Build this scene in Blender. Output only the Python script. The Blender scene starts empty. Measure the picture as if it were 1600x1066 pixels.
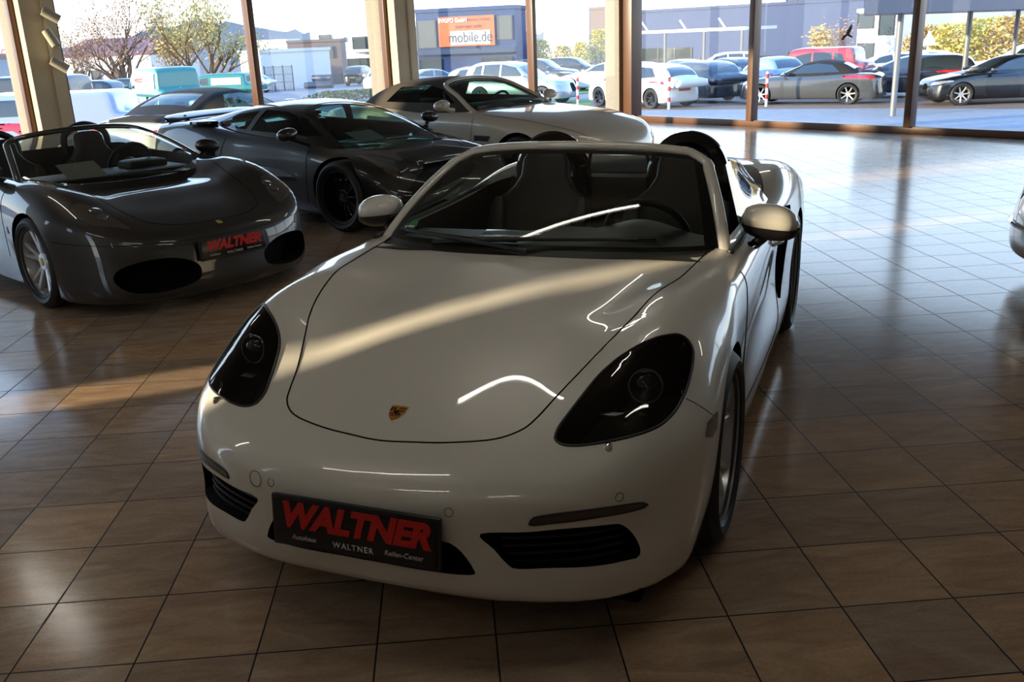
import bpy, bmesh, math, random
import numpy as np
from mathutils import Vector, Matrix
from mathutils.bvhtree import BVHTree
from mathutils.geometry import delaunay_2d_cdt, interpolate_bezier
R = math.radians
sc = bpy.context.scene
col = sc.collection
# ------------------------------------------------------------------ camera, sky, sun, exposure
EYE, FPX, PITCH, ROLL = 1.70, 1450.0, 0.3162, 0.04195
_F = np.array([0, math.cos(PITCH), -math.sin(PITCH)]); _R0 = np.array([1., 0, 0]); _D0 = np.cross(_F, _R0)
CR = math.cos(ROLL) * _R0 + math.sin(ROLL) * _D0
CD = -math.sin(ROLL) * _R0 + math.cos(ROLL) * _D0
cam_data = bpy.data.cameras.new('camera'); cam = bpy.data.objects.new('camera', cam_data); col.objects.link(cam)
cam_data.sensor_width = 36; cam_data.lens = FPX / 1600 * 36; cam_data.clip_start = .05; cam_data.clip_end = 900
_m = Matrix([[CR[i], -CD[i], -_F[i]] for i in range(3)]).to_4x4(); _m.translation = (0, 0, EYE)
cam.matrix_world = _m
sc.camera = cam

def ray(px, py):
    return _F + CR * ((px - 800) / FPX) + CD * ((py - 533) / FPX)
def ground(px, py, z=0.0):
    d = ray(px, py); t = (z - EYE) / d[2]; return Vector((t * d[0], t * d[1], z))

world = bpy.data.worlds.new('world'); sc.world = world; world.use_nodes = True
wn = world.node_tree; wn.nodes.clear()
_o = wn.nodes.new('ShaderNodeOutputWorld'); _b = wn.nodes.new('ShaderNodeBackground')
_tc = wn.nodes.new('ShaderNodeTexCoord'); _sx = wn.nodes.new('ShaderNodeSeparateXYZ'); _rp = wn.nodes.new('ShaderNodeValToRGB')
wn.links.new(_tc.outputs['Generated'], _sx.inputs[0]); wn.links.new(_sx.outputs['Z'], _rp.inputs[0])
_e = _rp.color_ramp.elements
_e[0].position = 0.0; _e[0].color = (1.0, .95, .88, 1)
_e[1].position = .6; _e[1].color = (.22, .42, .85, 1)
_q = _rp.color_ramp.elements.new(.12); _q.color = (.72, .86, 1.0, 1)
wn.links.new(_rp.outputs[0], _b.inputs[0]); _b.inputs[1].default_value = 2.05
wn.links.new(_b.outputs[0], _o.inputs[0])

SUN_AZ, SUN_EL = 200.0, 10.0
sun_data = bpy.data.lights.new('sun', 'SUN'); sun_data.energy = 7.0; sun_data.angle = R(1.6); sun_data.color = (1.0, .80, .52)
sun = bpy.data.objects.new('sun', sun_data); col.objects.link(sun)
_d = Vector((math.cos(R(SUN_AZ)) * math.cos(R(SUN_EL)), math.sin(R(SUN_AZ)) * math.cos(R(SUN_EL)), math.sin(R(SUN_EL))))
sun.rotation_euler = _d.to_track_quat('Z', 'Y').to_euler()
sc.view_settings.view_transform = 'Standard'; sc.view_settings.look = 'None'
sc.view_settings.gamma = 1; sc.view_settings.exposure = .80; sc.view_settings.use_curve_mapping = False
sc.cycles.max_bounces = 8; sc.cycles.transparent_max_bounces = 16; sc.cycles.diffuse_bounces = 4
sc.cycles.glossy_bounces = 4; sc.cycles.caustics_reflective = False; sc.cycles.caustics_refractive = False
sc.cycles.sample_clamp_indirect = 6.0

# ------------------------------------------------------------------ materials
def mat(name, base=(.8, .8, .8), rough=.5, metal=0, coat=0, emit=None, estr=1, spec=.5, noise=None, bump=None, coatr=.03, alpha=1):
    m = bpy.data.materials.new(name); m.use_nodes = True
    nt = m.node_tree; p = nt.nodes['Principled BSDF']
    p.inputs['Base Color'].default_value = (*base, 1); p.inputs['Roughness'].default_value = rough
    p.inputs['Metallic'].default_value = metal; p.inputs['Coat Weight'].default_value = coat
    p.inputs['Coat Roughness'].default_value = coatr; p.inputs['Specular IOR Level'].default_value = spec
    if emit: p.inputs['Emission Color'].default_value = (*emit, 1); p.inputs['Emission Strength'].default_value = estr
    if noise:                                      # (scale, second colour, stretch)
        tc = nt.nodes.new('ShaderNodeTexCoord'); mp = nt.nodes.new('ShaderNodeMapping'); n = nt.nodes.new('ShaderNodeTexNoise')
        mp.inputs['Scale'].default_value = noise[2] if len(noise) > 2 else (1, 1, 1)
        n.inputs['Scale'].default_value = noise[0]; n.inputs['Detail'].default_value = 6
        r = nt.nodes.new('ShaderNodeValToRGB'); r.color_ramp.elements[0].position = .35; r.color_ramp.elements[1].position = .65
        r.color_ramp.elements[0].color = (*base, 1); r.color_ramp.elements[1].color = (*noise[1], 1)
        nt.links.new(tc.outputs['Object'], mp.inputs[0]); nt.links.new(mp.outputs[0], n.inputs[0])
        nt.links.new(n.outputs[0], r.inputs[0]); nt.links.new(r.outputs[0], p.inputs['Base Color'])
    if bump:
        tc = nt.nodes.new('ShaderNodeTexCoord'); n = nt.nodes.new('ShaderNodeTexNoise'); n.inputs['Scale'].default_value = bump[0]
        b = nt.nodes.new('ShaderNodeBump'); b.inputs['Strength'].default_value = bump[1]
        nt.links.new(tc.outputs['Object'], n.inputs[0]); nt.links.new(n.outputs[0], b.inputs['Height']); nt.links.new(b.outputs[0], p.inputs['Normal'])
    return m
def glass(name, tint=(.75, .82, .8), ior=1.5, gl=(1, 1, 1)):
    m = bpy.data.materials.new(name); m.use_nodes = True; nt = m.node_tree; nt.nodes.clear()
    o = nt.nodes.new('ShaderNodeOutputMaterial'); mx = nt.nodes.new('ShaderNodeMixShader'); t = nt.nodes.new('ShaderNodeBsdfTransparent')
    g = nt.nodes.new('ShaderNodeBsdfGlossy'); f = nt.nodes.new('ShaderNodeFresnel'); f.inputs[0].default_value = ior
    ge = nt.nodes.new('ShaderNodeNewGeometry'); mr = nt.nodes.new('ShaderNodeMapRange'); mr.inputs[3].default_value = ior; mr.inputs[4].default_value = 1 / ior
    nt.links.new(ge.outputs['Backfacing'], mr.inputs[0]); nt.links.new(mr.outputs[0], f.inputs[0])      # same reflectance from both sides of a thin pane
    t.inputs[0].default_value = (*tint, 1); g.inputs[0].default_value = (*gl, 1); g.inputs['Roughness'].default_value = .01
    nt.links.new(f.outputs[0], mx.inputs[0]); nt.links.new(t.outputs[0], mx.inputs[1]); nt.links.new(g.outputs[0], mx.inputs[2])
    nt.links.new(mx.outputs[0], o.inputs[0]); return m

M = {}
M['white_paint'] = mat('white_paint', (.64, .63, .58), .30, coat=1, coatr=.02)
M['grey_paint'] = mat('dark_grey_paint', (.014, .0125, .0105), .5, coat=1)
M['black_paint'] = mat('black_paint', (.005, .005, .005), .5, coat=1)
M['silver_paint'] = mat('silver_paint', (.74, .68, .57), .35, metal=.15, coat=1)
M['black_plastic'] = mat('black_plastic', (.008, .008, .009), .45)
M['gloss_black'] = mat('gloss_black', (.006, .006, .007), .08, coat=1)
M['dark'] = mat('dark_cavity', (.004, .004, .004), .9, spec=.1)
M['leather'] = mat('dark_leather', (.012, .012, .012), .45, bump=(300, .1))
M['rubber'] = mat('tyre_rubber', (.012, .012, .012), .6)
M['alloy'] = mat('silver_alloy', (.62, .64, .65), .32, metal=.55, coat=.6)
M['dark_alloy'] = mat('dark_alloy', (.03, .03, .032), .25, metal=.8, coat=.5)
M['chrome'] = mat('chrome', (.8, .8, .8), .06, metal=1)
M['disc'] = mat('brake_steel', (.22, .22, .22), .35, metal=1)
M['red'] = mat('red_lettering', (.55, .012, .01), .4)
M['white'] = mat('white_lettering', (.55, .55, .55), .4)
M['plate'] = mat('plate_black', (.006, .006, .007), .22)
M['gold'] = mat('badge_gold', (.62, .33, .06), .3, metal=.7)
M['badge_red'] = mat('badge_red', (.25, .02, .01), .3)
M['yellow'] = mat('badge_yellow', (.75, .55, .05), .4)
M['orange_lens'] = mat('amber_lens', (.5, .16, .03), .15, coat=1)
M['smoke_lens'] = mat('smoked_lens', (.035, .022, .016), .12, coat=1)
M['tail_red'] = mat('tail_light_red', (.55, .02, .03), .15, coat=1)
M['screen'] = glass('windscreen_glass', (.55, .60, .56), 1.45)
M['lamp_glass'] = glass('lamp_cover_glass', (.55, .55, .55), 1.5)
M['soft_top'] = mat('black_canvas', (.012, .011, .011), .85, bump=(500, .2))
M['steel_ext'] = mat('lens_steel', (.35, .36, .38), .12, metal=.9)

# ------------------------------------------------------------------ mesh helpers
def link(name, me, m=None, parent=None, **kw):
    o = bpy.data.objects.new(name, me); col.objects.link(o)
    if m is not None and me is not None:
        for mm in (m if isinstance(m, (list, tuple)) else [m]): me.materials.append(mm)
    if parent: o.parent = parent
    for k, v in kw.items(): o[k] = v
    return o
def empty(name, loc=(0, 0, 0), rz=0, label=None, category=None, group=None):
    o = bpy.data.objects.new(name, None); col.objects.link(o); o.location = loc; o.rotation_euler.z = rz
    o.empty_display_size = .1
    if label: o['label'] = label
    if category: o['category'] = category
    if group: o['group'] = group
    return o
def tag(o, label, category, group=None):
    o['label'] = label; o['category'] = category
    if group: o['group'] = group
    return o
def pymesh(name, verts, faces, smooth=True, angle=None):
    me = bpy.data.meshes.new(name); me.from_pydata([tuple(v) for v in verts], [], [tuple(f) for f in faces]); me.update()
    if smooth: me.polygons.foreach_set('use_smooth', [True] * len(me.polygons))
    if angle: me.set_sharp_from_angle(angle=R(angle))
    return me
class MB:
    """collects verts / faces for one mesh"""
    def __init__(s): s.v = []; s.f = []
    def add(s, v, f):
        n = len(s.v); s.v += [Vector(p) for p in v]; s.f += [[i + n for i in q] for q in f]; return s
    def box(s, c, d, rz=0, bev=0, rot=None):
        m = rot if rot is not None else Matrix.Rotation(rz, 3, 'Z')
        hx, hy, hz = d[0] / 2, d[1] / 2, d[2] / 2
        if bev <= 0:
            v = [(x, y, z) for x in (-hx, hx) for y in (-hy, hy) for z in (-hz, hz)]
            f = [(0, 1, 3, 2), (4, 6, 7, 5), (0, 4, 5, 1), (2, 3, 7, 6), (0, 2, 6, 4), (1, 5, 7, 3)]
        else:
            bm = bmesh.new(); bmesh.ops.create_cube(bm, size=1)
            for q in bm.verts: q.co = Vector((q.co.x * d[0], q.co.y * d[1], q.co.z * d[2]))
            bmesh.ops.bevel(bm, geom=bm.edges[:], offset=bev, segments=2, affect='EDGES', profile=.6)
            bm.verts.ensure_lookup_table(); v = [q.co.copy() for q in bm.verts]; f = [[q.index for q in a.verts] for a in bm.faces]; bm.free()
        return s.add([m @ Vector(p) + Vector(c) for p in v], f)
    def tube(s, pts, r, n=8, closed=False, cap=True, flat=None):
        pts = [Vector(p) for p in pts]; N = len(pts); rs = r if hasattr(r, '__len__') else [r] * N
        up = None; rings = []
        for i in range(N):
            a = pts[(i - 1) % N] if (closed or i > 0) else pts[0]; b = pts[(i + 1) % N] if (closed or i < N - 1) else pts[-1]
            t = (b - a).normalized()
            if up is None: up = t.orthogonal().normalized()
            up = (up - t * up.dot(t)); up = up.normalized() if up.length > 1e-6 else t.orthogonal().normalized()
            w = t.cross(up)
            ring = []
            for k in range(n):
                an = 2 * math.pi * k / n; ring.append(pts[i] + (up * math.cos(an) + w * math.sin(an)) * rs[i])
            rings.append(ring)
        v = [p for q in rings for p in q]; f = []
        for i in range(N - (0 if closed else 1)):
            j = (i + 1) % N
            for k in range(n):
                f.append((i * n + k, i * n + (k + 1) % n, j * n + (k + 1) % n, j * n + k))
        if cap and not closed:
            f.append(tuple(range(n))[::-1]); f.append(tuple((N - 1) * n + k for k in range(n)))
        return s.add(v, f)
    def lathe(s, prof, n=48, axis='Y', c=(0, 0, 0), closed=False, caps=False):
        """prof: list of (radius, along axis)"""
        v = []
        for r, a in prof:
            for k in range(n):
                t = 2 * math.pi * k / n; p = (r * math.cos(t), r * math.sin(t))
                v.append({'Y': (p[0], a, p[1]), 'Z': (p[0], p[1], a), 'X': (a, p[0], p[1])}[axis])
        m = len(prof); f = []
        for i in range(m - (0 if closed else 1)):
            j = (i + 1) % m
            for k in range(n): f.append((i * n + k, i * n + (k + 1) % n, j * n + (k + 1) % n, j * n + k))
        if caps: f += [tuple(range(n)), tuple(range((m - 1) * n, m * n))]
        return s.add([Vector(p) + Vector(c) for p in v], f)
    def prism(s, poly, d, o=(0, 0, 0)):
        """3-D planar polygon swept along vector d"""
        a = [Vector(p) + Vector(o) for p in poly]; n = len(a); d = Vector(d)
        return s.add(a + [p + d for p in a], [tuple(range(n))[::-1], tuple(range(n, 2 * n))] + [(i, (i + 1) % n, n + (i + 1) % n, n + i) for i in range(n)])
    def grid(s, P, closeu=False):
        nu, nv = len(P), len(P[0]); v = [p for row in P for p in row]
        f = [(i * nv + j, i * nv + j + 1, ((i + 1) % nu) * nv + j + 1, ((i + 1) % nu) * nv + j) for i in range(nu - (0 if closeu else 1)) for j in range(nv - 1)]
        return s.add(v, f)
    def build(s, name, m, parent=None, smooth=True, angle=35, fix=True, **kw):
        me = pymesh(name, s.v, s.f, smooth)
        if fix:
            bm = bmesh.new(); bm.from_mesh(me); bmesh.ops.remove_doubles(bm, verts=bm.verts, dist=1e-5)
            bmesh.ops.recalc_face_normals(bm, faces=bm.faces); bm.to_mesh(me); bm.free()
        if smooth and angle: me.set_sharp_from_angle(angle=R(angle))
        return link(name, me, m, parent, **kw)

def curve_pts(P, n=10, closed=False):
    """Catmull-Rom through points"""
    P = [Vector(p) for p in P]; N = len(P); out = []
    for i in range(N if closed else N - 1):
        p0 = P[(i - 1) % N] if closed or i > 0 else P[0] * 2 - P[1]
        p1 = P[i]; p2 = P[(i + 1) % N]; p3 = P[(i + 2) % N] if closed or i < N - 2 else P[-1] * 2 - P[-2]
        for k in range(n):
            t = k / n; out.append(.5 * ((2 * p1) + (p2 - p0) * t + (2 * p0 - 5 * p1 + 4 * p2 - p3) * t * t + (3 * p1 - p0 - 3 * p2 + p3) * t ** 3))
    if not closed: out.append(P[-1])
    return out

# ------------------------------------------------------------------ smooth tables and car body surfaces
def _nspline(x, y, xs):
    """natural cubic spline through (x,y) along axis 0, evaluated at xs (linear outside)"""
    x = np.asarray(x, float); y = np.asarray(y, float); n = len(x); h = np.diff(x)
    A = np.zeros((n, n)); b = np.zeros((n,) + y.shape[1:]); A[0, 0] = A[-1, -1] = 1
    for i in range(1, n - 1):
        A[i, i - 1] = h[i - 1]; A[i, i] = 2 * (h[i - 1] + h[i]); A[i, i + 1] = h[i]
        b[i] = 3 * ((y[i + 1] - y[i]) / h[i] - (y[i] - y[i - 1]) / h[i - 1])
    c = np.linalg.solve(A, b.reshape(n, -1)).reshape(b.shape)
    k = np.clip(np.searchsorted(x, xs) - 1, 0, n - 2); d = xs - x[k]
    sh = (-1,) + (1,) * (y.ndim - 1); dd = d.reshape(sh); hk = h[k].reshape(sh)
    B = (y[k + 1] - y[k]) / hk - hk * (2 * c[k] + c[k + 1]) / 3; D = (c[k + 1] - c[k]) / (3 * hk)
    v = y[k] + B * dd + c[k] * dd ** 2 + D * dd ** 3
    lo = xs < x[0]; hi = xs > x[-1]
    v[lo] = (y[0] + B[lo] * dd[lo]) if lo.any() else v[lo]
    if hi.any():
        e = (y[-1] - y[-2]) / h[-1]; v[hi] = y[-1] + e * (xs[hi] - x[-1]).reshape(sh)
    return v
class Tab:
    """smooth 2-D table: rows over a, columns over b"""
    def __init__(s, a, b, vals, st=.03):
        a = np.array(a, float); b = np.array(b, float); V = np.array(vals, float)
        if a[0] > a[-1]: a = a[::-1]; V = V[::-1]
        if b[0] > b[-1]: b = b[::-1]; V = V[:, ::-1]
        s.a0 = a[0] - .3; s.b0 = b[0] - .3; s.st = st
        s.A = np.arange(s.a0, a[-1] + .3 + st, st); s.B = np.arange(s.b0, b[-1] + .3 + st, st)
        L = _nspline(a, V, s.A); s.L = _nspline(b, L.T, s.B).T.copy()
    @staticmethod
    def _w(t):
        return ((1 - t) ** 3 / 6, (3 * t ** 3 - 6 * t ** 2 + 4) / 6, (-3 * t ** 3 + 3 * t ** 2 + 3 * t + 1) / 6, t ** 3 / 6)
    def __call__(s, a, b):
        u = np.clip((a - s.a0) / s.st, 1, len(s.A) - 3.001); v = np.clip((b - s.b0) / s.st, 1, len(s.B) - 3.001)
        i = u.astype(int); j = v.astype(int); wa = s._w(u - i); wb = s._w(v - j); r = 0
        for p in range(4):
            for q in range(4): r = r + wa[p] * wb[q] * s.L[i + p - 1, j + q - 1]
        return r
def smax(a, b, k):
    h = np.clip(k - np.abs(a - b), 0, None) / k
    return np.maximum(a, b) + h * h * k * .25
def smin(a, b, k): return -smax(-a, -b, k)

def extract(sdf, box, core, n, iso=0.0):
    """closed quad mesh of sdf==iso; box=(x0,x1,y0,y1,z0,z1); core = (xa, xb, z) inner segment; n=(nx,ny,nz)"""
    x0, x1, y0, y1, z0, z1 = box; nx, ny, nz = n
    idx = {}; Q = []; faces = []
    X = np.linspace(x0, x1, nx + 1); Y = np.linspace(y0, y1, ny + 1); Z = np.linspace(z0, z1, nz + 1)
    def vid(i, j, k):
        t = (i, j, k)
        if t not in idx: idx[t] = len(Q); Q.append((X[i], Y[j], Z[k]))
        return idx[t]
    for i in range(nx):
        for j in range(ny):
            faces.append((vid(i, j, 0), vid(i, j + 1, 0), vid(i + 1, j + 1, 0), vid(i + 1, j, 0)))
            faces.append((vid(i, j, nz), vid(i + 1, j, nz), vid(i + 1, j + 1, nz), vid(i, j + 1, nz)))
        for k in range(nz):
            faces.append((vid(i, 0, k), vid(i + 1, 0, k), vid(i + 1, 0, k + 1), vid(i, 0, k + 1)))
            faces.append((vid(i, ny, k), vid(i, ny, k + 1), vid(i + 1, ny, k + 1), vid(i + 1, ny, k)))
    for j in range(ny):
        for k in range(nz):
            faces.append((vid(0, j, k), vid(0, j, k + 1), vid(0, j + 1, k + 1), vid(0, j + 1, k)))
            faces.append((vid(nx, j, k), vid(nx, j + 1, k), vid(nx, j + 1, k + 1), vid(nx, j, k + 1)))
    Q = np.array(Q); O = np.stack([np.clip(Q[:, 0], core[0], core[1]), 0 * Q[:, 1], np.full(len(Q), core[2])], 1)
    D = Q - O; lo = np.zeros(len(Q)); hi = np.full(len(Q), 1.35)
    for _ in range(22):
        m = (lo + hi) / 2; P = O + D * m[:, None]; s = sdf(P[:, 0], P[:, 1], P[:, 2]) > iso
        hi = np.where(s, m, hi); lo = np.where(s, lo, m)
    return O + D * ((lo + hi) / 2)[:, None], faces

def shell(name, v, f):
    me = pymesh(name, v, f); bm = bmesh.new(); bm.from_mesh(me); bmesh.ops.recalc_face_normals(bm, faces=bm.faces)
    if bm.calc_volume(signed=True) < 0: bmesh.ops.reverse_faces(bm, faces=bm.faces)
    bm.to_mesh(me); bm.free(); me.update(); return me
def boolean(o, cutters, op='DIFFERENCE', paint=0):
    src = o.data; bv = BVHTree.FromPolygons([v.co.copy() for v in src.vertices], [tuple(p.vertices) for p in src.polygons])
    sv = [v.normal.copy() for v in src.vertices]; sp = [tuple(p.vertices) for p in src.polygons]; sc_ = [v.co.copy() for v in src.vertices]
    for c in cutters:
        c.parent = o.parent
        md = o.modifiers.new('cut', 'BOOLEAN'); md.operation = op; md.solver = 'EXACT'; md.object = c
        try: md.material_mode = 'TRANSFER'
        except Exception: pass
    bpy.context.view_layer.update(); dg = bpy.context.evaluated_depsgraph_get(); me = bpy.data.meshes.new_from_object(o.evaluated_get(dg), preserve_all_data_layers=True, depsgraph=dg)
    o.modifiers.clear(); o.data = me
    me.polygons.foreach_set('use_smooth', [True] * len(me.polygons)); me.set_sharp_from_angle(angle=R(40))
    me.update()
    nl = [tuple(x.vector) for x in me.corner_normals]; mid = 0
    for p in me.polygons:
        if p.material_index == paint:
            for li in p.loop_indices:
                co = me.vertices[me.loops[li].vertex_index].co
                h, nn, fi, ds = bv.find_nearest(co)
                if h is not None and ds < .004:
                    vs = sp[fi]; ws = [1 / ((co - sc_[q]).length + 1e-5) ** 2 for q in vs]; n = Vector()
                    for w, q in zip(ws, vs): n += sv[q] * w
                    if n.dot(p.normal) > 0: nl[li] = tuple(n.normalized())
    me.normals_split_custom_set(nl)
    for c in cutters: bpy.data.objects.remove(c, do_unlink=True)
    return o

class Surf:
    """ray queries on a mesh object in its own coordinates"""
    def __init__(s, me):
        s.v = [v.co.copy() for v in me.vertices]; s.p = [tuple(p.vertices) for p in me.polygons]
        s.n = [v.normal.copy() for v in me.vertices]; s.b = BVHTree.FromPolygons(s.v, s.p)
    def nrm(s, h, fi):
        n = Vector()
        for q in s.p[fi]: n += s.n[q] / ((h - s.v[q]).length + 1e-4) ** 2
        return n.normalized()
    def hit(s, o, d):
        h, n, fi, ds = s.b.ray_cast(Vector(o), Vector(d).normalized())
        return None if h is None else (h, s.nrm(h, fi))
    def near(s, p):
        h, n, fi, ds = s.b.find_nearest(Vector(p)); return h, s.nrm(h, fi)
def smooth2(poly, n=6): return [tuple(p) for p in curve_pts([Vector((a[0], a[1], 0)) for a in poly], n, True)]

def patch(surf, outline, name, m, parent, off=.003, cell=.03, d=None, inset=None, **kw):
    """surface-hugging skin inside a closed 3-D outline that lies on surf"""
    pts = [Vector(p) for p in outline]; c = sum(pts, Vector()) / len(pts)
    if d is None:
        d = Vector()
        for p in pts: d += surf.near(p)[1]
        d.normalize()
    d = Vector(d).normalized(); u = d.orthogonal().normalized(); w = d.cross(u)
    P2 = [Vector(((p - c).dot(u), (p - c).dot(w))) for p in pts]
    xs = [p.x for p in P2]; ys = [p.y for p in P2]; inner = []
    def inside(q):
        k = False; n = len(P2)
        for i in range(n):
            a, b = P2[i], P2[i - 1]
            if (a.y > q.y) != (b.y > q.y) and q.x < (b.x - a.x) * (q.y - a.y) / (b.y - a.y) + a.x: k = not k
        return k
    gx = min(xs) + cell * .5
    while gx < max(xs):
        gy = min(ys) + cell * .5
        while gy < max(ys):
            q = Vector((gx, gy))
            if inside(q) and min((q - p).length for p in P2) > cell * .45: inner.append(q)
            gy += cell
        gx += cell
    n = len(P2); r = delaunay_2d_cdt(P2 + inner, [(i, (i + 1) % n) for i in range(n)], [], 1, 1e-6)
    V = []; N = []
    for q in r[0]:
        b = c + u * q.x + w * q.y
        h = surf.hit(b + d * .5, -d)
        if h is None or (h[0] - b).length > .45: h = surf.near(b)
        V.append(h[0] + h[1] * off); N.append(h[1])
    F = [f if True else f for f in r[2]]
    me = pymesh(name, V, F)
    if len(me.polygons) and sum((p.normal.dot(d) for p in me.polygons)) < 0:
        me.flip_normals()
    try: me.normals_split_custom_set_from_vertices([tuple(x) for x in N])
    except Exception: pass
    return link(name, me, m, parent, **kw)

def seam(surf, pts, r=.002, name='shut_line', m=None, parent=None, closed=False, step=.012, off=0.0, n=5):
    P = curve_pts(pts, 8, closed); out = []
    Q = [P[0]]
    for p in P[1:]:
        while (p - Q[-1]).length > step: Q.append(Q[-1] + (p - Q[-1]).normalized() * step)
    for p in Q:
        h = surf.near(p); out.append(h[0] + h[1] * off)
    mb = MB(); mb.tube(out, r, n, closed); return mb.build(name, m or M['dark'], parent, angle=None)

def text(body, size, m, name, parent, loc, xdir, ydir, shear=0, bold=0, ext=.001, sx=1.0, align='CENTER', space=1.0):
    cu = bpy.data.curves.new('t', 'FONT'); cu.body = body; cu.size = size; cu.shear = shear; cu.offset = bold; cu.extrude = ext
    cu.align_x = align; cu.align_y = 'CENTER'; cu.space_character = space
    o = bpy.data.objects.new('t', cu); col.objects.link(o); bpy.context.view_layer.update()
    me = bpy.data.meshes.new_from_object(o); bpy.data.objects.remove(o, do_unlink=True)
    X = Vector(xdir).normalized(); Y = Vector(ydir).normalized(); Z = X.cross(Y)
    T = Matrix([[X[i], Y[i], Z[i]] for i in range(3)]).to_4x4(); T.translation = loc
    me.transform(T @ Matrix.Diagonal((sx, 1, 1, 1)))
    me.materials.clear()
    return link(name, me, m, parent)

LAMPS = [(.1, 4.5, 5, 'tube lamp over the bonnet of the white roadster'), (-1.7, 2.5, 5, 'tube lamp over the left lamp of the white roadster'), (1.2, 2.4, 5, 'tube lamp over the right lamp of the white roadster'),
 (-4.3, 4.0, 5, 'tube lamp over the floor before the grey open car'), (-3.6, .9, 5, 'added fill lamp over the lower left floor'), (5.6, 5.4, 5, 'tube lamp over the free floor on the right'), (-4.3, 7.4, -45, 'tube lamp over the bonnet of the grey open car'),  # the one over the lower left floor is added to lighten it
 (-4.9, 2.3, 5, 'added fill lamp over the left floor, outside the picture'), (-2.3, .6, 5, 'added fill lamp just left of the photographer'), (-5.2, .2, 5, 'added fill lamp by the wall left of the photographer'), (-1.0, -1.0, 5, 'added fill lamp straight above the photographer'),  # these four are added, out of view, as fill for the left floor
 (.2, 8.1, 5, 'tube lamp over the tail of the white roadster'), (2.6, 10.5, 5, 'tube lamp over the bright floor near the glass corner'), (-2.4, -.9, 5, 'tube lamp behind the photographer on the left')]
M['sticker_green'] = mat('sticker_green', (.03, .16, .05), .5)
M['spot_white'] = mat('cream_lamp_paint', (.60, .56, .46), .4)
M['white_paint_out'] = mat('white_body_paint', (.78, .78, .76), .3, coat=1)
M['screen_card'] = mat('printed_card', (.35, .40, .40), .3, noise=(60, (.10, .13, .14), (1, 3, 1)), coat=1)
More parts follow.
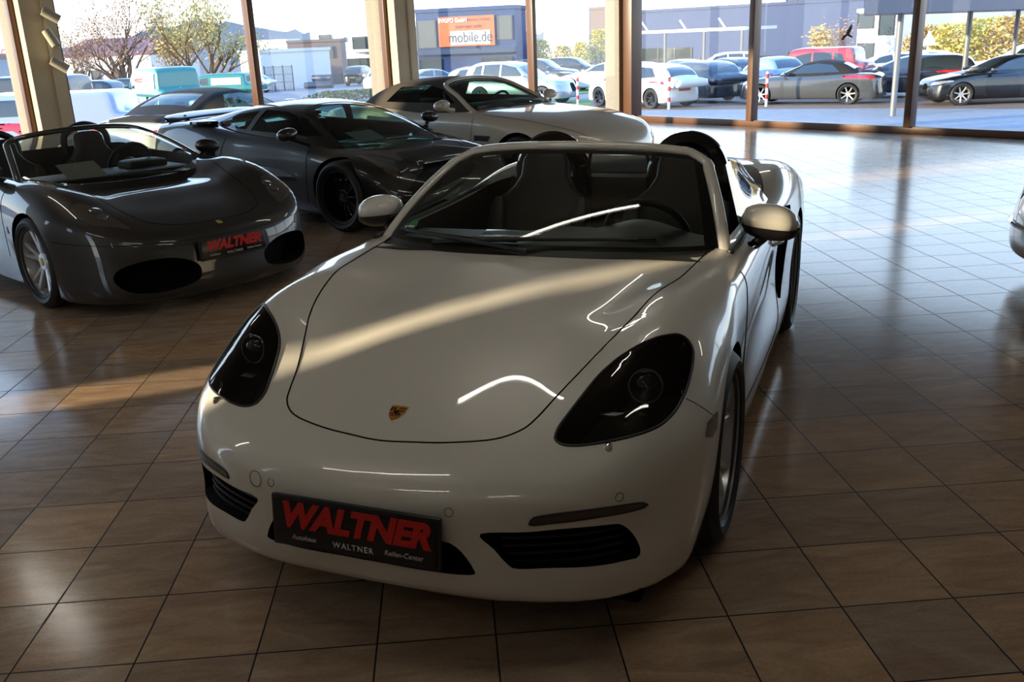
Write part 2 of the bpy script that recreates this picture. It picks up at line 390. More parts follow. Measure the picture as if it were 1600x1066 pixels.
# ------------------------------------------------------------------ floor
def floor_mat():
    m = bpy.data.materials.new('floor_tiles'); m.use_nodes = True; nt = m.node_tree; p = nt.nodes['Principled BSDF']; L = nt.links.new
    tc = nt.nodes.new('ShaderNodeTexCoord'); mp = nt.nodes.new('ShaderNodeMapping'); mp.vector_type = 'TEXTURE'
    s = TILE; mp.inputs['Location'].default_value = (TOX, TOY, 0); mp.inputs['Rotation'].default_value = (0, 0, TANG); mp.inputs['Scale'].default_value = (s, s, 1)
    L(tc.outputs['Object'], mp.inputs[0])
    sx = nt.nodes.new('ShaderNodeSeparateXYZ'); L(mp.outputs[0], sx.inputs[0])
    def mth(op, a, b=None, c=None):
        n = nt.nodes.new('ShaderNodeMath'); n.operation = op
        for i, v in enumerate((a, b, c)):
            if v is None: continue
            if isinstance(v, (int, float)): n.inputs[i].default_value = v
            else: L(v, n.inputs[i])
        return n.outputs[0]
    def edge(o):
        f = mth('FRACT', o); d = mth('ABSOLUTE', mth('SUBTRACT', f, .5)); return d
    d = mth('MAXIMUM', edge(sx.outputs['X']), edge(sx.outputs['Y']))
    jm = nt.nodes.new('ShaderNodeMapRange'); jm.inputs[1].default_value = .488; jm.inputs[2].default_value = .495; L(d, jm.inputs[0])
    cx = nt.nodes.new('ShaderNodeCombineXYZ'); L(mth('FLOOR', sx.outputs['X']), cx.inputs[0]); L(mth('FLOOR', sx.outputs['Y']), cx.inputs[1])
    wn_ = nt.nodes.new('ShaderNodeTexWhiteNoise'); wn_.noise_dimensions = '3D'; L(cx.outputs[0], wn_.inputs['Vector'])
    # veins: per tile offset noise, stretched
    va = nt.nodes.new('ShaderNodeVectorMath'); va.operation = 'MULTIPLY_ADD'; L(wn_.outputs['Color'], va.inputs[0]); va.inputs[1].default_value = (37, 23, 11); L(mp.outputs[0], va.inputs[2])
    st = nt.nodes.new('ShaderNodeMapping'); st.inputs['Scale'].default_value = (.8, 2.6, 1); L(va.outputs[0], st.inputs[0])
    n1 = nt.nodes.new('ShaderNodeTexNoise'); n1.inputs['Scale'].default_value = 1.3; n1.inputs['Detail'].default_value = 7; n1.inputs['Roughness'].default_value = .6; n1.inputs['Distortion'].default_value = 1.4; L(st.outputs[0], n1.inputs[0])
    r1 = nt.nodes.new('ShaderNodeValToRGB'); e = r1.color_ramp.elements
    e[0].position = .30; e[0].color = (.33, .18, .095, 1); e[1].position = .68; e[1].color = (.50, .33, .18, 1)
    x = e.new(.47); x.color = (.40, .25, .13, 1); L(n1.outputs[0], r1.inputs[0])
    n2 = nt.nodes.new('ShaderNodeTexNoise'); n2.inputs['Scale'].default_value = 26; n2.inputs['Detail'].default_value = 5; L(mp.outputs[0], n2.inputs[0])
    m1 = nt.nodes.new('ShaderNodeMixRGB'); m1.blend_type = 'MULTIPLY'; m1.inputs[0].default_value = .35; L(r1.outputs[0], m1.inputs[1]); L(n2.outputs[0], m1.inputs[2])
    hv = nt.nodes.new('ShaderNodeHueSaturation'); L(m1.outputs[0], hv.inputs['Color'])
    L(mth('MULTIPLY_ADD', wn_.outputs['Value'], .45, .95), hv.inputs['Value']); L(mth('MULTIPLY_ADD', wn_.outputs['Value'], .22, .70), hv.inputs['Saturation'])
    m2 = nt.nodes.new('ShaderNodeMixRGB'); L(jm.outputs[0], m2.inputs[0]); L(hv.outputs[0], m2.inputs[1]); m2.inputs[2].default_value = (.008, .006, .005, 1)
    L(m2.outputs[0], p.inputs['Base Color'])
    L(mth('ADD', mth('MULTIPLY_ADD', n2.outputs[0], .09, .12), mth('MULTIPLY', jm.outputs[0], .4)), p.inputs['Roughness'])
    L(mth('MULTIPLY_ADD', jm.outputs[0], -.75, .85), p.inputs['Specular IOR Level'])
    b = nt.nodes.new('ShaderNodeBump'); b.inputs['Strength'].default_value = .05; b.inputs['Distance'].default_value = .004
    L(n1.outputs[0], b.inputs['Height']); L(b.outputs[0], p.inputs['Normal'])
    return m
TILE, TANG, TOX, TOY = 0.3543197, 0.06194522, -1.499892, 2.2847226
M['floor'] = floor_mat()
M['frame'] = mat('brown_window_frame', (.13, .055, .025), .35)
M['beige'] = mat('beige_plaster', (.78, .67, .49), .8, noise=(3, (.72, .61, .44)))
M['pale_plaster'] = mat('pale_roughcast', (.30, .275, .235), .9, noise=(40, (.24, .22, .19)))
M['ceiling'] = mat('beige_ceiling', (.30, .26, .20), .8)
M['wall'] = mat('inner_wall', (.36, .33, .28), .8)
M['pane'] = glass('window_pane', (.93, .96, .97), 1.35)
M['lamp'] = mat('lamp_tube', (1, 1, 1), .5, emit=(1, .93, .82), estr=13)
M['lamp_body'] = mat('lamp_housing', (.5, .5, .5), .5)
CORNER = Vector((2.59, 19.30, 0)); AR = R(-48.3); AL = AR - math.pi / 2
DR = Vector((math.cos(AR), math.sin(AR), 0)); DL = Vector((math.cos(AL), math.sin(AL), 0))
NR = DL; NL = DR                      # inward directions
def wall_s(px, D, py=110):
    d = Vector(ray(px, py)); o = Vector((0, 0, EYE)); n = Vector((-D.y, D.x, 0)); t = (CORNER - o).dot(n) / d.dot(n); p = o + d * t
    return (p - CORNER).dot(D), p.z
def struct(o, **k):
    o['kind'] = 'structure'; return o
def wbox(D, s0, s1, d0, d1, z0, z1, name, m, parent=None, bev=0):
    """box along a wall: s along D, d inwards"""
    N_ = NR if D is DR else NL; c = CORNER + D * (s0 + s1) / 2 + N_ * (d0 + d1) / 2; c.z = (z0 + z1) / 2
    mb = MB(); rot = Matrix([[D[i], N_[i], (0, 0, 1)[i]] for i in range(3)]); mb.box(c, (abs(s1 - s0), abs(d1 - d0), z1 - z0), rot=rot, bev=bev)
    return mb.build(name, m, parent, angle=30)
LR, LL, HC = 17.0, 16.3, 3.15
SLITS = [(-2.2, 4.66, .40), (3.6, 8.04, .30, 1.35, 2.3), (5.3, 11.15, .75, 1.9, 2.75), (.02, 3.27, .17, 1.1, 2.6)]
def quad(D1, a0, a1, D2, b0, b1, z, name, m):
    P = [CORNER + D1 * a + D2 * b + Vector((0, 0, z)) for a, b in ((a0, b0), (a1, b0), (a1, b1), (a0, b1))]
    mb = MB(); mb.add(P, [(0, 1, 2, 3)]); mb.prism(P, (0, 0, .2 if z > 1 else -.2)); return mb.build(name, m, smooth=False)
_p = [CORNER + DR * a + DL * b for a, b in ((-.1, -.1), (LR, -.1), (LR, LL + .2), (-.1, LL + .2))]
mb = MB(); mb.prism(_p, (0, 0, -.15)); struct(mb.build('floor', M['floor'], smooth=False))
mb = MB(); mb.prism([p + Vector((0, 0, HC)) for p in [CORNER + DR * a + DL * b for a, b in ((-1.1, -1.1), (LR, -1.1), (LR, LL + .2), (-1.1, LL + .2))]], (0, 0, .3)); struct(mb.build('ceiling', M['ceiling'], smooth=False))
s_m = [wall_s(p, DL)[0] for p in (64, 396, 622, 830, 968)]; r_m = [wall_s(p, DR)[0] for p in (1180, 1431)]
print('left members', [round(x, 2) for x in s_m], 'right', [round(x, 2) for x in r_m], wall_s(1431, DR)[1])
# plinth sills
struct(wbox(DR, .1, LR, -.06, .10, 0, .11, 'baseboard_right', M['frame'], bev=.01))
struct(wbox(DL, .1, 13.6, -.06, .10, 0, .11, 'baseboard_left', M['frame'], bev=.01))
tn = [0]
def trim(D, s, w, d0, d1, m='frame', z0=.10, z1=HC, bev=.008):
    tn[0] += 1; return struct(wbox(D, s - w / 2, s + w / 2, d0, d1, z0, z1, 'trim_%d' % tn[0], M[m], bev=bev))
for s in r_m + [r_m[-1] + 3.2, r_m[-1] + 6.4, r_m[-1] + 9.2]: trim(DR, s, .11, -.05, .16)
for s in (s_m[1], s_m[3]): trim(DL, s, .09, -.05, .12)
# columns: outside half, frame strip, inside half
cn = [0]
def column(D, s0, s1, w_in):
    cn[0] += 1
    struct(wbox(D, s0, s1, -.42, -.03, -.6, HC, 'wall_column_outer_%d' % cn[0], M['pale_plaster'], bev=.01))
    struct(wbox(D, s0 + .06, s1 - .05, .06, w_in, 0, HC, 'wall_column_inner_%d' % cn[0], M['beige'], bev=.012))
    trim(D, s0 + .02, .07, -.03, .10); trim(D, s1 - .02, .07, -.03, .10)
    struct(wbox(D, s0 + .16, s0 + .22, w_in, w_in + .03, 0, HC, 'wall_conduit_%d' % cn[0], M['beige'], bev=.006))
column(DL, s_m[0] - .25, s_m[0] + .25, .30)
column(DL, s_m[2] - .25, s_m[2] + .25, .30)
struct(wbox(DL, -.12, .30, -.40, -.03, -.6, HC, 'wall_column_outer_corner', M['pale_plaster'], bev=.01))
struct(wbox(DL, -.10, .22, .0, .22, 0, HC, 'wall_corner_post', M['frame'], bev=.012))
# panes
wn_i = [0]
def pane(D, s0, s1):
    wn_i[0] += 1; o = struct(wbox(D, s0, s1, -.006, .006, .11, HC, 'window_%d' % wn_i[0], M['pane'])); return o
e = [.2, s_m[3], s_m[2] - .2]; pane(DL, .2, s_m[3]); pane(DL, s_m[3], s_m[2] - .2); pane(DL, s_m[2] + .2, s_m[1]); pane(DL, s_m[1], s_m[0] - .2); pane(DL, s_m[0] + .2, 13.6)
rr_ = [.15] + r_m + [r_m[-1] + 3.2, r_m[-1] + 6.4, r_m[-1] + 9.2]
for a, b in zip(rr_, rr_[1:]): pane(DR, a, b)
struct(wbox(DL, 13.6, 14.3, -.25, .10, -.6, HC, 'wall_left', M['wall'])); pane(DL, 14.3, LL)  # end pane is unseen, added so the low sun reaches the rear cars
struct(wbox(DR, rr_[-1], LR, -.25, .10, -.6, HC, 'wall_right', M['wall']))
# unseen back wall: solid between narrow openings made up to shape the sun streaks
_sd = Vector((math.cos(R(SUN_AZ)), math.sin(R(SUN_AZ)), 0))
def slit(x, y, w, z0=0, z1=2.4):
    p = Vector((x, y, 0)) - CORNER; t = (LL - p.dot(DL)) / _sd.dot(DL); q = Vector((x, y, 0)) + _sd * t - CORNER; r = q.dot(DR); hw = w / 2 / abs(_sd.dot(DL)); return (r - hw, r + hw, z0, z1, t)
SL = sorted([slit(*v) for v in SLITS]); print('slits', [[round(v, 2) for v in q] for q in SL])
def backwall(nm, r0, r1, z0, z1):
    c = CORNER + DL * (LL + .1) + DR * (r0 + r1) / 2; c.z = (z0 + z1) / 2; mb = MB(); mb.box(c, (abs(r1 - r0), .2, z1 - z0), rot=Matrix([[DR[i], DL[i], (0, 0, 1)[i]] for i in range(3)])); struct(mb.build(nm, M['wall'], smooth=False))
r = -.25
for k, (a, b, z0, z1, t) in enumerate(SL):
    backwall('wall_back', r, a, 0, HC); backwall('wall_back_head', a, b, z1, HC)
    if z0 > 0: backwall('wall_back_sill', a, b, 0, z0)
    r = b
backwall('wall_back', r, LR, 0, HC)
def farwall(name, A, B):
    n = (B - A).normalized(); q = Vector((-n.y, n.x, 0)) * .2; mb = MB(); mb.prism([A, B, B + q, A + q], (0, 0, HC)); return struct(mb.build(name, M['wall'], smooth=False))
farwall('wall_side', CORNER + DR * LR + DL * LL, CORNER + DR * LR)
# outside edge of the building slab
mb = MB(); mb.prism([p + Vector((0, 0, -.15)) for p in [CORNER + DR * a + DL * b for a, b in ((-.35, -.35), (LR, -.35), (LR, LL + .2), (-.35, LL + .2))]], (0, 0, -.5)); struct(mb.build('floor_plinth', M['pale_plaster'], smooth=False))
# ceiling lamps
def ceiling_lamp(x, y, a, label, L=1.5):
    r_ = empty('ceiling_lamp', (x, y, HC), a, label, 'lamp', 'tube lamps on the ceiling'); mb = MB(); mb.box((0, 0, -.03), (L + .06, .09, .06), bev=.008); mb.build('housing', M['lamp_body'], r_)
    mb = MB(); mb.tube([(-L / 2, 0, -.075), (L / 2, 0, -.075)], .019, 10); mb.build('tube', M['lamp'], r_)
for x, y, a, lb in LAMPS: ceiling_lamp(x, y, R(a), lb)

# ------------------------------------------------------------------ wheels
def make_wheel(parent, loc, side, rt=.335, w=.235, rr=.26, style='twin5', m=None, cap='black_plastic', cal='black_plastic', name='wheel', detail=True, seg=48):
    """side=+1 outer face towards +y; wheel > tyre, brake_disc, brake_caliper, hub_cap"""
    m = m or M['alloy']; s = side; h = w / 2
    mb = MB()
    mb.lathe([(rr + .004, s * h * .92), (rr + .006, s * h * .8), (rr - .012, s * h * .78), (rr - .02, s * h * .55), (rr - .035, -s * h * .2), (rr - .02, -s * h * .9)], seg)
    mb.lathe([(.004, s * h * .50), (.055, s * h * .50), (.07, s * h * .42), (.075, s * h * .1)], 24)
    def spoke(a0, a1, r0, r1, w0, w1, y0, y1, th=.03):
        p0 = Vector((math.cos(a0) * r0, y0, math.sin(a0) * r0)); p1 = Vector((math.cos(a1) * r1, y1, math.sin(a1) * r1))
        t = (p1 - p0).normalized(); n = Vector((0, 1, 0)); n = (n - t * n.dot(t)).normalized(); q = t.cross(n)
        v = []
        for p, ww in ((p0, w0), ((p0 * 2 + p1) / 3, (w0 * 2 + w1) / 3 * .86), ((p0 + p1 * 2) / 3, (w0 + w1 * 2) / 3 * .86), (p1, w1)):
            v += [p + q * ww / 2 - n * s * th, p + q * ww / 2 - n * s * .006, p + q * ww * .3, p - q * ww * .3, p - q * ww / 2 - n * s * .006, p - q * ww / 2 - n * s * th]
        f = [tuple(range(6)), tuple(range(18, 24))[::-1]]
        for k in range(3): f += [(k * 6 + i, k * 6 + (i + 1) % 6, k * 6 + 6 + (i + 1) % 6, k * 6 + 6 + i) for i in range(6)]
        mb.add(v, f)
    yh, yr = s * h * .46, s * h * .74
    T = 2 * math.pi
    if style == 'twin5':
        for k in range(5):
            a = T * k / 5 + .31
            spoke(a - .10, a - .20, .05, rr - .005, .040, .032, yh, yr); spoke(a + .10, a + .20, .05, rr - .005, .040, .032, yh, yr)
    elif style == 'y5':
        for k in range(5):
            a = T * k / 5 + .35
            spoke(a, a, .04, .135, .060, .062, yh, s * h * .60, .045)
            spoke(a - .03, a - .24, .12, rr - .004, .042, .034, s * h * .58, yr, .035); spoke(a + .03, a + .24, .12, rr - .004, .042, .034, s * h * .58, yr, .035)
    elif style == 'multi':
        for k in range(14):
            a = T * k / 14; spoke(a, a + .05, .05, rr - .004, .018, .014, yh, yr, .02)
    else:
        for k in range(7):
            a = T * k / 7 + .3; spoke(a, a, .05, rr - .004, .05, .045, yh, yr, .02)
    wl = mb.build(name, m, parent, angle=30); wl.location = loc
    prof = [(rr - .02, s * h * .8), (rr + .006, s * h * .86), (rr + .014, s * h * .98), ((rr + rt) / 2, s * h * 1.05), (rt - .022, s * h * .98), (rt - .006, s * h * .82), (rt, s * h * .5)]
    prof += [(rt, s * h * .3), (rt - .006, s * h * .28), (rt, s * h * .26), (rt, s * h * .02), (rt - .006, 0), (rt, -s * h * .02), (rt, -s * h * .26), (rt - .006, -s * h * .28), (rt, -s * h * .3)] if detail else []
    prof += [(rt, -s * h * .5), (rt - .02, -s * h * .95), (rr, -s * h)]
    t = MB(); t.lathe(prof, seg); t.build('tyre', M['rubber'], wl, angle=30)
    if detail:
        d = MB(); d.lathe([(.06, -s * .01), (.165, -s * .01), (.165, -s * .035), (.06, -s * .035)], 40, closed=True); d.build('brake_disc', M['disc'], wl)
        c = MB()
        arc = [(math.cos(a), math.sin(a)) for a in np.linspace(2.5, 3.7, 8)] if True else 0
        c.add([Vector((x * r, y, z * r)) for (x, z) in arc for r, y in ((.10, -s * .005), (.185, -s * .005), (.185, -s * .045), (.10, -s * .045))],
              [(i * 4 + k, i * 4 + (k + 1) % 4, i * 4 + 4 + (k + 1) % 4, i * 4 + 4 + k) for i in range(7) for k in range(4)] + [(0, 1, 2, 3), (31, 30, 29, 28)])
        c.build('brake_caliper', M[cal], wl, angle=30)
        q = MB(); q.lathe([(.001, s * (h * .52 + .004)), (.028, s * (h * .52 + .002)), (.032, s * h * .48)], 20); q.build('hub_cap', M[cap], wl)
    return wl

def arc_cutter(cx, cz, r, y0, y1, m, n=56):
    mb = MB(); mb.lathe([(r, y0), (r, y1)], n, 'Y', (cx, 0, cz), caps=True); return mb.build('cutter', m, smooth=True, angle=30)
def poly_cutter(poly3, d, back, m):
    """closed prism through the outline: starts `back` outside, goes back by vector d"""
    d = Vector(d); u = d.normalized(); mb = MB(); mb.prism(poly3, d + u * back, -u * back)
    return mb.build('cutter', m, smooth=False)
def mir(P): return [Vector((p[0], -p[1], p[2])) for p in P]

def number_plate(parent, c, right, up, wid=.52, hgt=.112, lettering=True, holder=True, third=True):
    """black dealer plate; right = reading direction"""
    c = Vector(c); X = Vector(right).normalized(); Y = Vector(up).normalized(); Z = X.cross(Y)
    rot = Matrix([[X[i], Y[i], Z[i]] for i in range(3)])
    mb = MB(); mb.box(c - Z * .006, (wid + .022, hgt + .03, .016), rot=rot, bev=.006)
    h = mb.build('plate_holder', M['black_plastic'], parent)
    mb = MB(); mb.box(c + Z * .004, (wid, hgt, .006), rot=rot, bev=.002); p = mb.build('number_plate', M['plate'], h)
    text('WALTNER', hgt * .80, M['red'], 'red_lettering', p, c + Z * .0085 + Y * hgt * .16, X, Y, shear=.28, bold=.0055, sx=1.02 * wid / .52)
    text('WALTNER', .024 * wid / .52, M['white'], 'white_lettering', p, c + Z * .0085 - Y * hgt * .375, X, Y, bold=.0003, space=1.25)
    text('Autohaus', .021 * wid / .52, M['white'], 'white_lettering', p, c + Z * .0085 - Y * hgt * .345 - X * wid * .31, X, Y, shear=.15)
    text('Reifen-Center', .021 * wid / .52, M['white'], 'white_lettering', p, c + Z * .0085 - Y * hgt * .345 + X * wid * .31, X, Y, shear=.15)
    return h

def seat(parent, x, y, z=.38, m=None, top=1.12, tilt=.30, name='seat'):
    m = m or M['leather']; mb = MB()
    def slab(sections, closed=True):   # sections: list of (centre, half width, half depth, tangent dir) super-ellipse rings
        rings = []
        for c, a, b, t in sections:
            c = Vector(c); t = Vector(t).normalized(); w = Vector((0, 1, 0)); q = t.cross(w).normalized(); ring = []
            for k in range(20):
                an = 2 * math.pi * k / 20; cx, sx_ = math.cos(an), math.sin(an)
                ring.append(c + w * a * math.copysign(abs(cx) ** .55, cx) + q * b * math.copysign(abs(sx_) ** .6, sx_))
            rings.append(ring)
        v = [p for r_ in rings for p in r_]; n = 20
        f = [(i * n + k, i * n + (k + 1) % n, (i + 1) * n + (k + 1) % n, (i + 1) * n + k) for i in range(len(rings) - 1) for k in range(n)]
        f += [tuple(range(n))[::-1], tuple(range((len(rings) - 1) * n, len(rings) * n))]
        mb.add(v, f)
    ct, st = math.cos(tilt), math.sin(tilt); up = Vector((-st, 0, ct))
    slab([((x + .48 - i * .06, y, z + .02 - .02 * (i / 8)), .05 + .2 * min(1, .4 + i * .3), .03 + .05 * min(1, .3 + i * .35), (-1, 0, -.1)) for i in range(9)])
    b0 = Vector((x, y, z - .02)); L = (top - z) / ct
    prof = [(0, .18, .06), (.1, .25, .085), (.3, .26, .09), (.5, .26, .085), (.66, .24, .075), (.74, .17, .06), (.82, .135, .055), (.93, .13, .05), (.98, .11, .04), (1.0, .07, .02)]
    slab([(b0 + up * L * a, w, d, up) for a, w, d in prof])
    for s in (-1, 1):
        slab([(b0 + up * L * a + Vector((.06, s * .23, 0)), w, d, up) for a, w, d in ((.04, .02, .02), (.12, .045, .06), (.4, .05, .07), (.6, .045, .05), (.68, .02, .02))])
    return mb.build(name, m, parent, angle=50)

def steering_wheel(parent, c, tilt=.42, r=.185, m=None):
    m = m or M['leather']; c = Vector(c); ax = Vector((-math.cos(tilt), 0, math.sin(tilt))); u = Vector((0, 1, 0)); w = ax.cross(u)
    mb = MB(); mb.tube([c + (u * math.cos(a) + w * math.sin(a)) * r for a in np.linspace(0, 2 * math.pi, 40, endpoint=False)], .016, 10, True)
    for a in (0, math.pi, -math.pi / 2 if w.z > 0 else math.pi / 2):
        mb.tube([c - ax * .03, c + (u * math.cos(a) + w * math.sin(a)) * r * .5 - ax * .015, c + (u * math.cos(a) + w * math.sin(a)) * r], [.028, .018, .014], 8)
    mb.lathe([(.001, .03), (.05, .028), (.065, .01), (.06, -.03), (.001, -.05)], 20, 'X', (0, 0, 0)) if False else None
    mb.tube([c + ax * .02, c - ax * .05], [.055, .07], 16)
    mb.tube([c - ax * .05, c - ax * .3], [.03, .03], 10)
    return mb.build('steering_wheel', m, parent, angle=40)

def gridsheet(fn, nu, nv):
    return [[fn(i / nu, j / nv) for j in range(nv + 1)] for i in range(nu + 1)]

class Car:
    def __init__(s, name, x, y, deg, label, category='car', group=None, z=0):
        s.root = empty(name, (x, y, z), R(deg), label, category, group)
        s.mat = Matrix.Translation((x, y, z)) @ Matrix.Rotation(R(deg), 4, 'Z'); s.inv = s.mat.inverted()
    def trace(s, px, surf=None):
        """image points of the photograph carried onto this car's own body, in car coordinates"""
        out = []; surf = surf or s.surf
        o = s.inv @ Vector((0, 0, EYE))
        for x, y in px:
            d = (s.inv.to_3x3() @ Vector(ray(x, y))).normalized(); h = surf.hit(o, d)
            if h: out.append(h[0])
        return out

# ------------------------------------------------------------------ white two-seat roadster in front
def build_white_roadster():
    C = Car('white_roadster', -.095, 3.235, 248.3, 'large white open-top roadster in the foreground, with crest on its bonnet')
    root = C.root
    ys = [0, .25, .45, .58, .70, .80, .92]
    T = Tab([1.10, .98, .86, .74, .62, .46, .30, .15, 0, -.2, -.45, -.7, -1.0, -1.5, -1.8, -2.1, -2.475, -2.8, -3.1, -3.35, -3.55], ys, [
        [.480, .475, .455, .425, .38, .33, .26],
        [.535, .530, .512, .485, .44, .39, .32],
        [.590, .585, .568, .545, .515, .47, .39],
        [.632, .627, .612, .605, .585, .53, .44],
        [.668, .663, .654, .670, .670, .602, .49],
        [.715, .710, .709, .742, .758, .692, .57],
        [.757, .753, .755, .796, .828, .772, .64],
        [.790, .785, .786, .824, .856, .814, .70],
        [.816, .811, .802, .848, .868, .830, .74],
        [.848, .843, .834, .852, .868, .855, .80],
        [.884, .878, .868, .866, .872, .862, .82],
        [.900, .895, .885, .878, .878, .868, .84],
        [.915, .910, .900, .895, .888, .875, .85],
        [.925, .922, .915, .908, .900, .885, .86],
        [.945, .945, .940, .935, .928, .912, .88],
        [.975, .975, .970, .965, .965, .955, .90],
        [.985, .983, .978, .975, .980, .966, .90],
        [.965, .962, .955, .950, .945, .920, .86],
        [.930, .927, .918, .905, .890, .860, .80],
        [.880, .877, .866, .850, .830, .79, .73],
        [.800, .797, .786, .77, .75, .71, .65]])
    zs = [.10, .2, .32, .45, .58, .70, .80, .90, 1.0]
    W = Tab([1.0, .8, .6, .4, .2, 0, -.25, -.5, -.8, -1.3, -1.7, -2.0, -2.475, -2.9, -3.2, -3.5], zs, [
        [.80, .83, .855, .865, .86, .845, .82, .79, .76],
        [.81, .84, .865, .875, .87, .855, .83, .80, .77],
        [.82, .85, .875, .886, .882, .868, .845, .81, .77],
        [.83, .855, .882, .896, .895, .882, .858, .82, .77],
        [.84, .86, .885, .900, .900, .890, .868, .83, .78],
        [.84, .86, .885, .900, .901, .892, .872, .84, .79],
        [.835, .855, .870, .882, .885, .878, .865, .845, .80],
        [.835, .86, .860, .862, .868, .870, .865, .85, .81],
        [.84, .868, .860, .850, .860, .868, .866, .85, .81],
        [.845, .873, .865, .845, .850, .862, .864, .848, .81],
        [.85, .875, .872, .850, .850, .866, .872, .856, .81],
        [.86, .880, .890, .885, .885, .890, .890, .868, .82],
        [.86, .880, .895, .902, .905, .902, .892, .865, .81],
        [.85, .870, .885, .895, .898, .892, .876, .84, .78],
        [.82, .850, .870, .878, .878, .868, .85, .81, .75],
        [.78, .820, .845, .850, .850, .838, .82, .78, .72]])
    N = Tab([0, .2, .4, .55, .68, .78, .86, .92], [.12, .20, .27, .36, .46, .56, .68, .8], [
        [.87, .935, .965, .975, .980, .965, .93, .90],
        [.865, .930, .958, .965, .970, .955, .92, .88],
        [.845, .910, .930, .930, .932, .920, .89, .85],
        [.80, .865, .878, .872, .875, .865, .84, .80],
        [.725, .79, .800, .792, .795, .785, .76, .72],
        [.61, .67, .680, .672, .675, .665, .64, .61],
        [.45, .51, .525, .52, .52, .515, .49, .46],
        [.28, .34, .36, .36, .36, .35, .33, .30]])
    def sdf(x, y, z, xx=None):
        y = np.abs(y)
        t = (z - T(x, y)) * .93; w = y - W(x, z); n = (x - N(y, z)) * .85
        r = (-3.46 + .25 * np.clip(y - .3, 0, 1) ** 2 + .10 * np.abs(z - .55) ** 1.5 - x)
        b = (.125 + .105 * np.clip(x - .3, 0, .6) - z)
        s = smax(t, w, .07); s = smax(s, n, .05); s = smax(s, r, .08); return smax(s, b, .03)
    v, f = extract(sdf, (-3.5, .95, -.93, .93, .1, 1.02), (-2.9, .25, .5), (170, 84, 34))
    me = shell('body', v, f); C.surf = Surf(me)
    body = link('body', me, [M['white_paint']], root); S = C.surf
    cut = []
    for x, z, r in ((0, .335, .362), (-2.475, .345, .372)):
        for s in (-1, 1): cut.append(arc_cutter(x, z, r, s * .60, s * 1.2, M['dark']))
    # cockpit well
    tub = smooth2([(-.50, -.60), (-.56, -.70), (-1.0, -.745), (-1.6, -.735), (-1.92, -.66), (-2.0, -.4), (-2.02, 0), (-2.0, .4), (-1.92, .66), (-1.6, .735), (-1.0, .745), (-.56, .70), (-.50, .60), (-.44, .3), (-.42, 0), (-.44, -.3)], 4)
    mb = MB(); mb.prism([(a, b, .30) for a, b, _ in tub], (0, 0, .9)); cut.append(mb.build('cutter', M['leather'], smooth=True, angle=40))
    # lamps: outline of the near lamp, mirrored for the other
    lamp = C.trace([(840 + a / 4.443, 480 + b / 4.443) for a, b in ((122, 905), (150, 830), (230, 720), (330, 590), (430, 470), (540, 370), (660, 290), (790, 225), (900, 195), (980, 190), (1040, 225), (1078, 290), (1080, 370), (1060, 480), (1030, 580), (980, 680), (930, 750), (850, 820), (740, 870), (600, 910), (450, 940), (300, 962), (190, 960), (135, 935))])
    ld = Vector((.62, .30, .72)).normalized()
    intake = C.trace([(700 + a / 2.368, 500 + b / 2.368) for a, b in ((120, 792), (300, 785), (450, 771), (600, 757), (650, 762), (690, 800), (712, 850), (700, 880), (650, 893), (400, 918), (260, 922), (220, 905), (170, 850))])
    drl = C.trace([(700 + a / 2.368, 500 + b / 2.368) for a, b in ((300, 757), (306, 742), (330, 729), (450, 712), (580, 695), (700, 678), (735, 680), (738, 688), (700, 701), (560, 728), (400, 750), (330, 758))])
    intake = [Vector(p) for p in curve_pts(intake, 4, True)]; drl = [Vector(p) for p in curve_pts(drl, 3, True)]; lamp = [Vector(p) for p in curve_pts(lamp, 3, True)]
    side = [(-1.58, .82), (-1.78, .85), (-2.00, .82), (-1.99, .66), (-1.93, .48), (-1.84, .36), (-1.77, .38), (-1.74, .54), (-1.68, .70)]
    for sg in (1, -1):
        k = (lambda P: P) if sg > 0 else mir
        cut.append(poly_cutter(k(lamp), Vector((-ld.x, -sg * ld.y, -ld.z)) * .12, .05, M['gloss_black']))
        cut.append(poly_cutter(k(intake), (-.14, -sg * .03, 0), .08, M['dark']))
        cut.append(poly_cutter([(a, sg * .80, b) for a, b in side], (0, sg * .2, 0), 0, M['dark']))
    g = C.trace([(545, 866), (600, 880), (660, 891), (734, 899), (740, 890), (722, 864), (706, 851), (690, 846), (640, 838)])
    g = [p for p in g if p[1] > .03]; gc = g + mir(g)[::-1]; gc = [Vector(p) for p in curve_pts(gc, 3, True)]
    cut.append(poly_cutter(gc, (-.12, 0, 0), .08, M['dark']))
    print('grille', [tuple(round(q, 3) for q in p) for p in g])
    print('lamp', [tuple(round(q, 3) for q in p) for p in lamp[::4]])
    print('intake', [tuple(round(q, 3) for q in p) for p in intake[::3]])
    boolean(body, cut)
    for sg in (1, -1):
        k = (lambda P: P) if sg > 0 else mir
        L = patch(S, k(lamp), 'headlight', M['lamp_glass'], root, .001, .02, (ld.x, sg * ld.y, ld.z))
        cc = sum(k(lamp), Vector()) / len(lamp); fd = Vector((.9, sg * .1, .2)).normalized()
        def disc_at(p, d, r, name, m, dep=.03):
            d = Vector(d).normalized(); u = d.orthogonal().normalized(); w = d.cross(u); mb = MB()
            P = [[Vector(p) + (u * math.cos(a) + w * math.sin(a)) * rr_ + d * hh for a in np.linspace(0, 2 * math.pi, 28, endpoint=False)] for rr_, hh in ((r, -dep), (r, 0), (r * .93, .004), (r * .88, -.004), (r * .6, .012), (.001, .018))]
            mb.grid(list(map(list, zip(*P))), True); return mb.build(name, m, L, angle=40)
        disc_at(cc + Vector((-.07, sg * .025, .0)), fd, .045, 'projector_lens', M['gloss_black'])
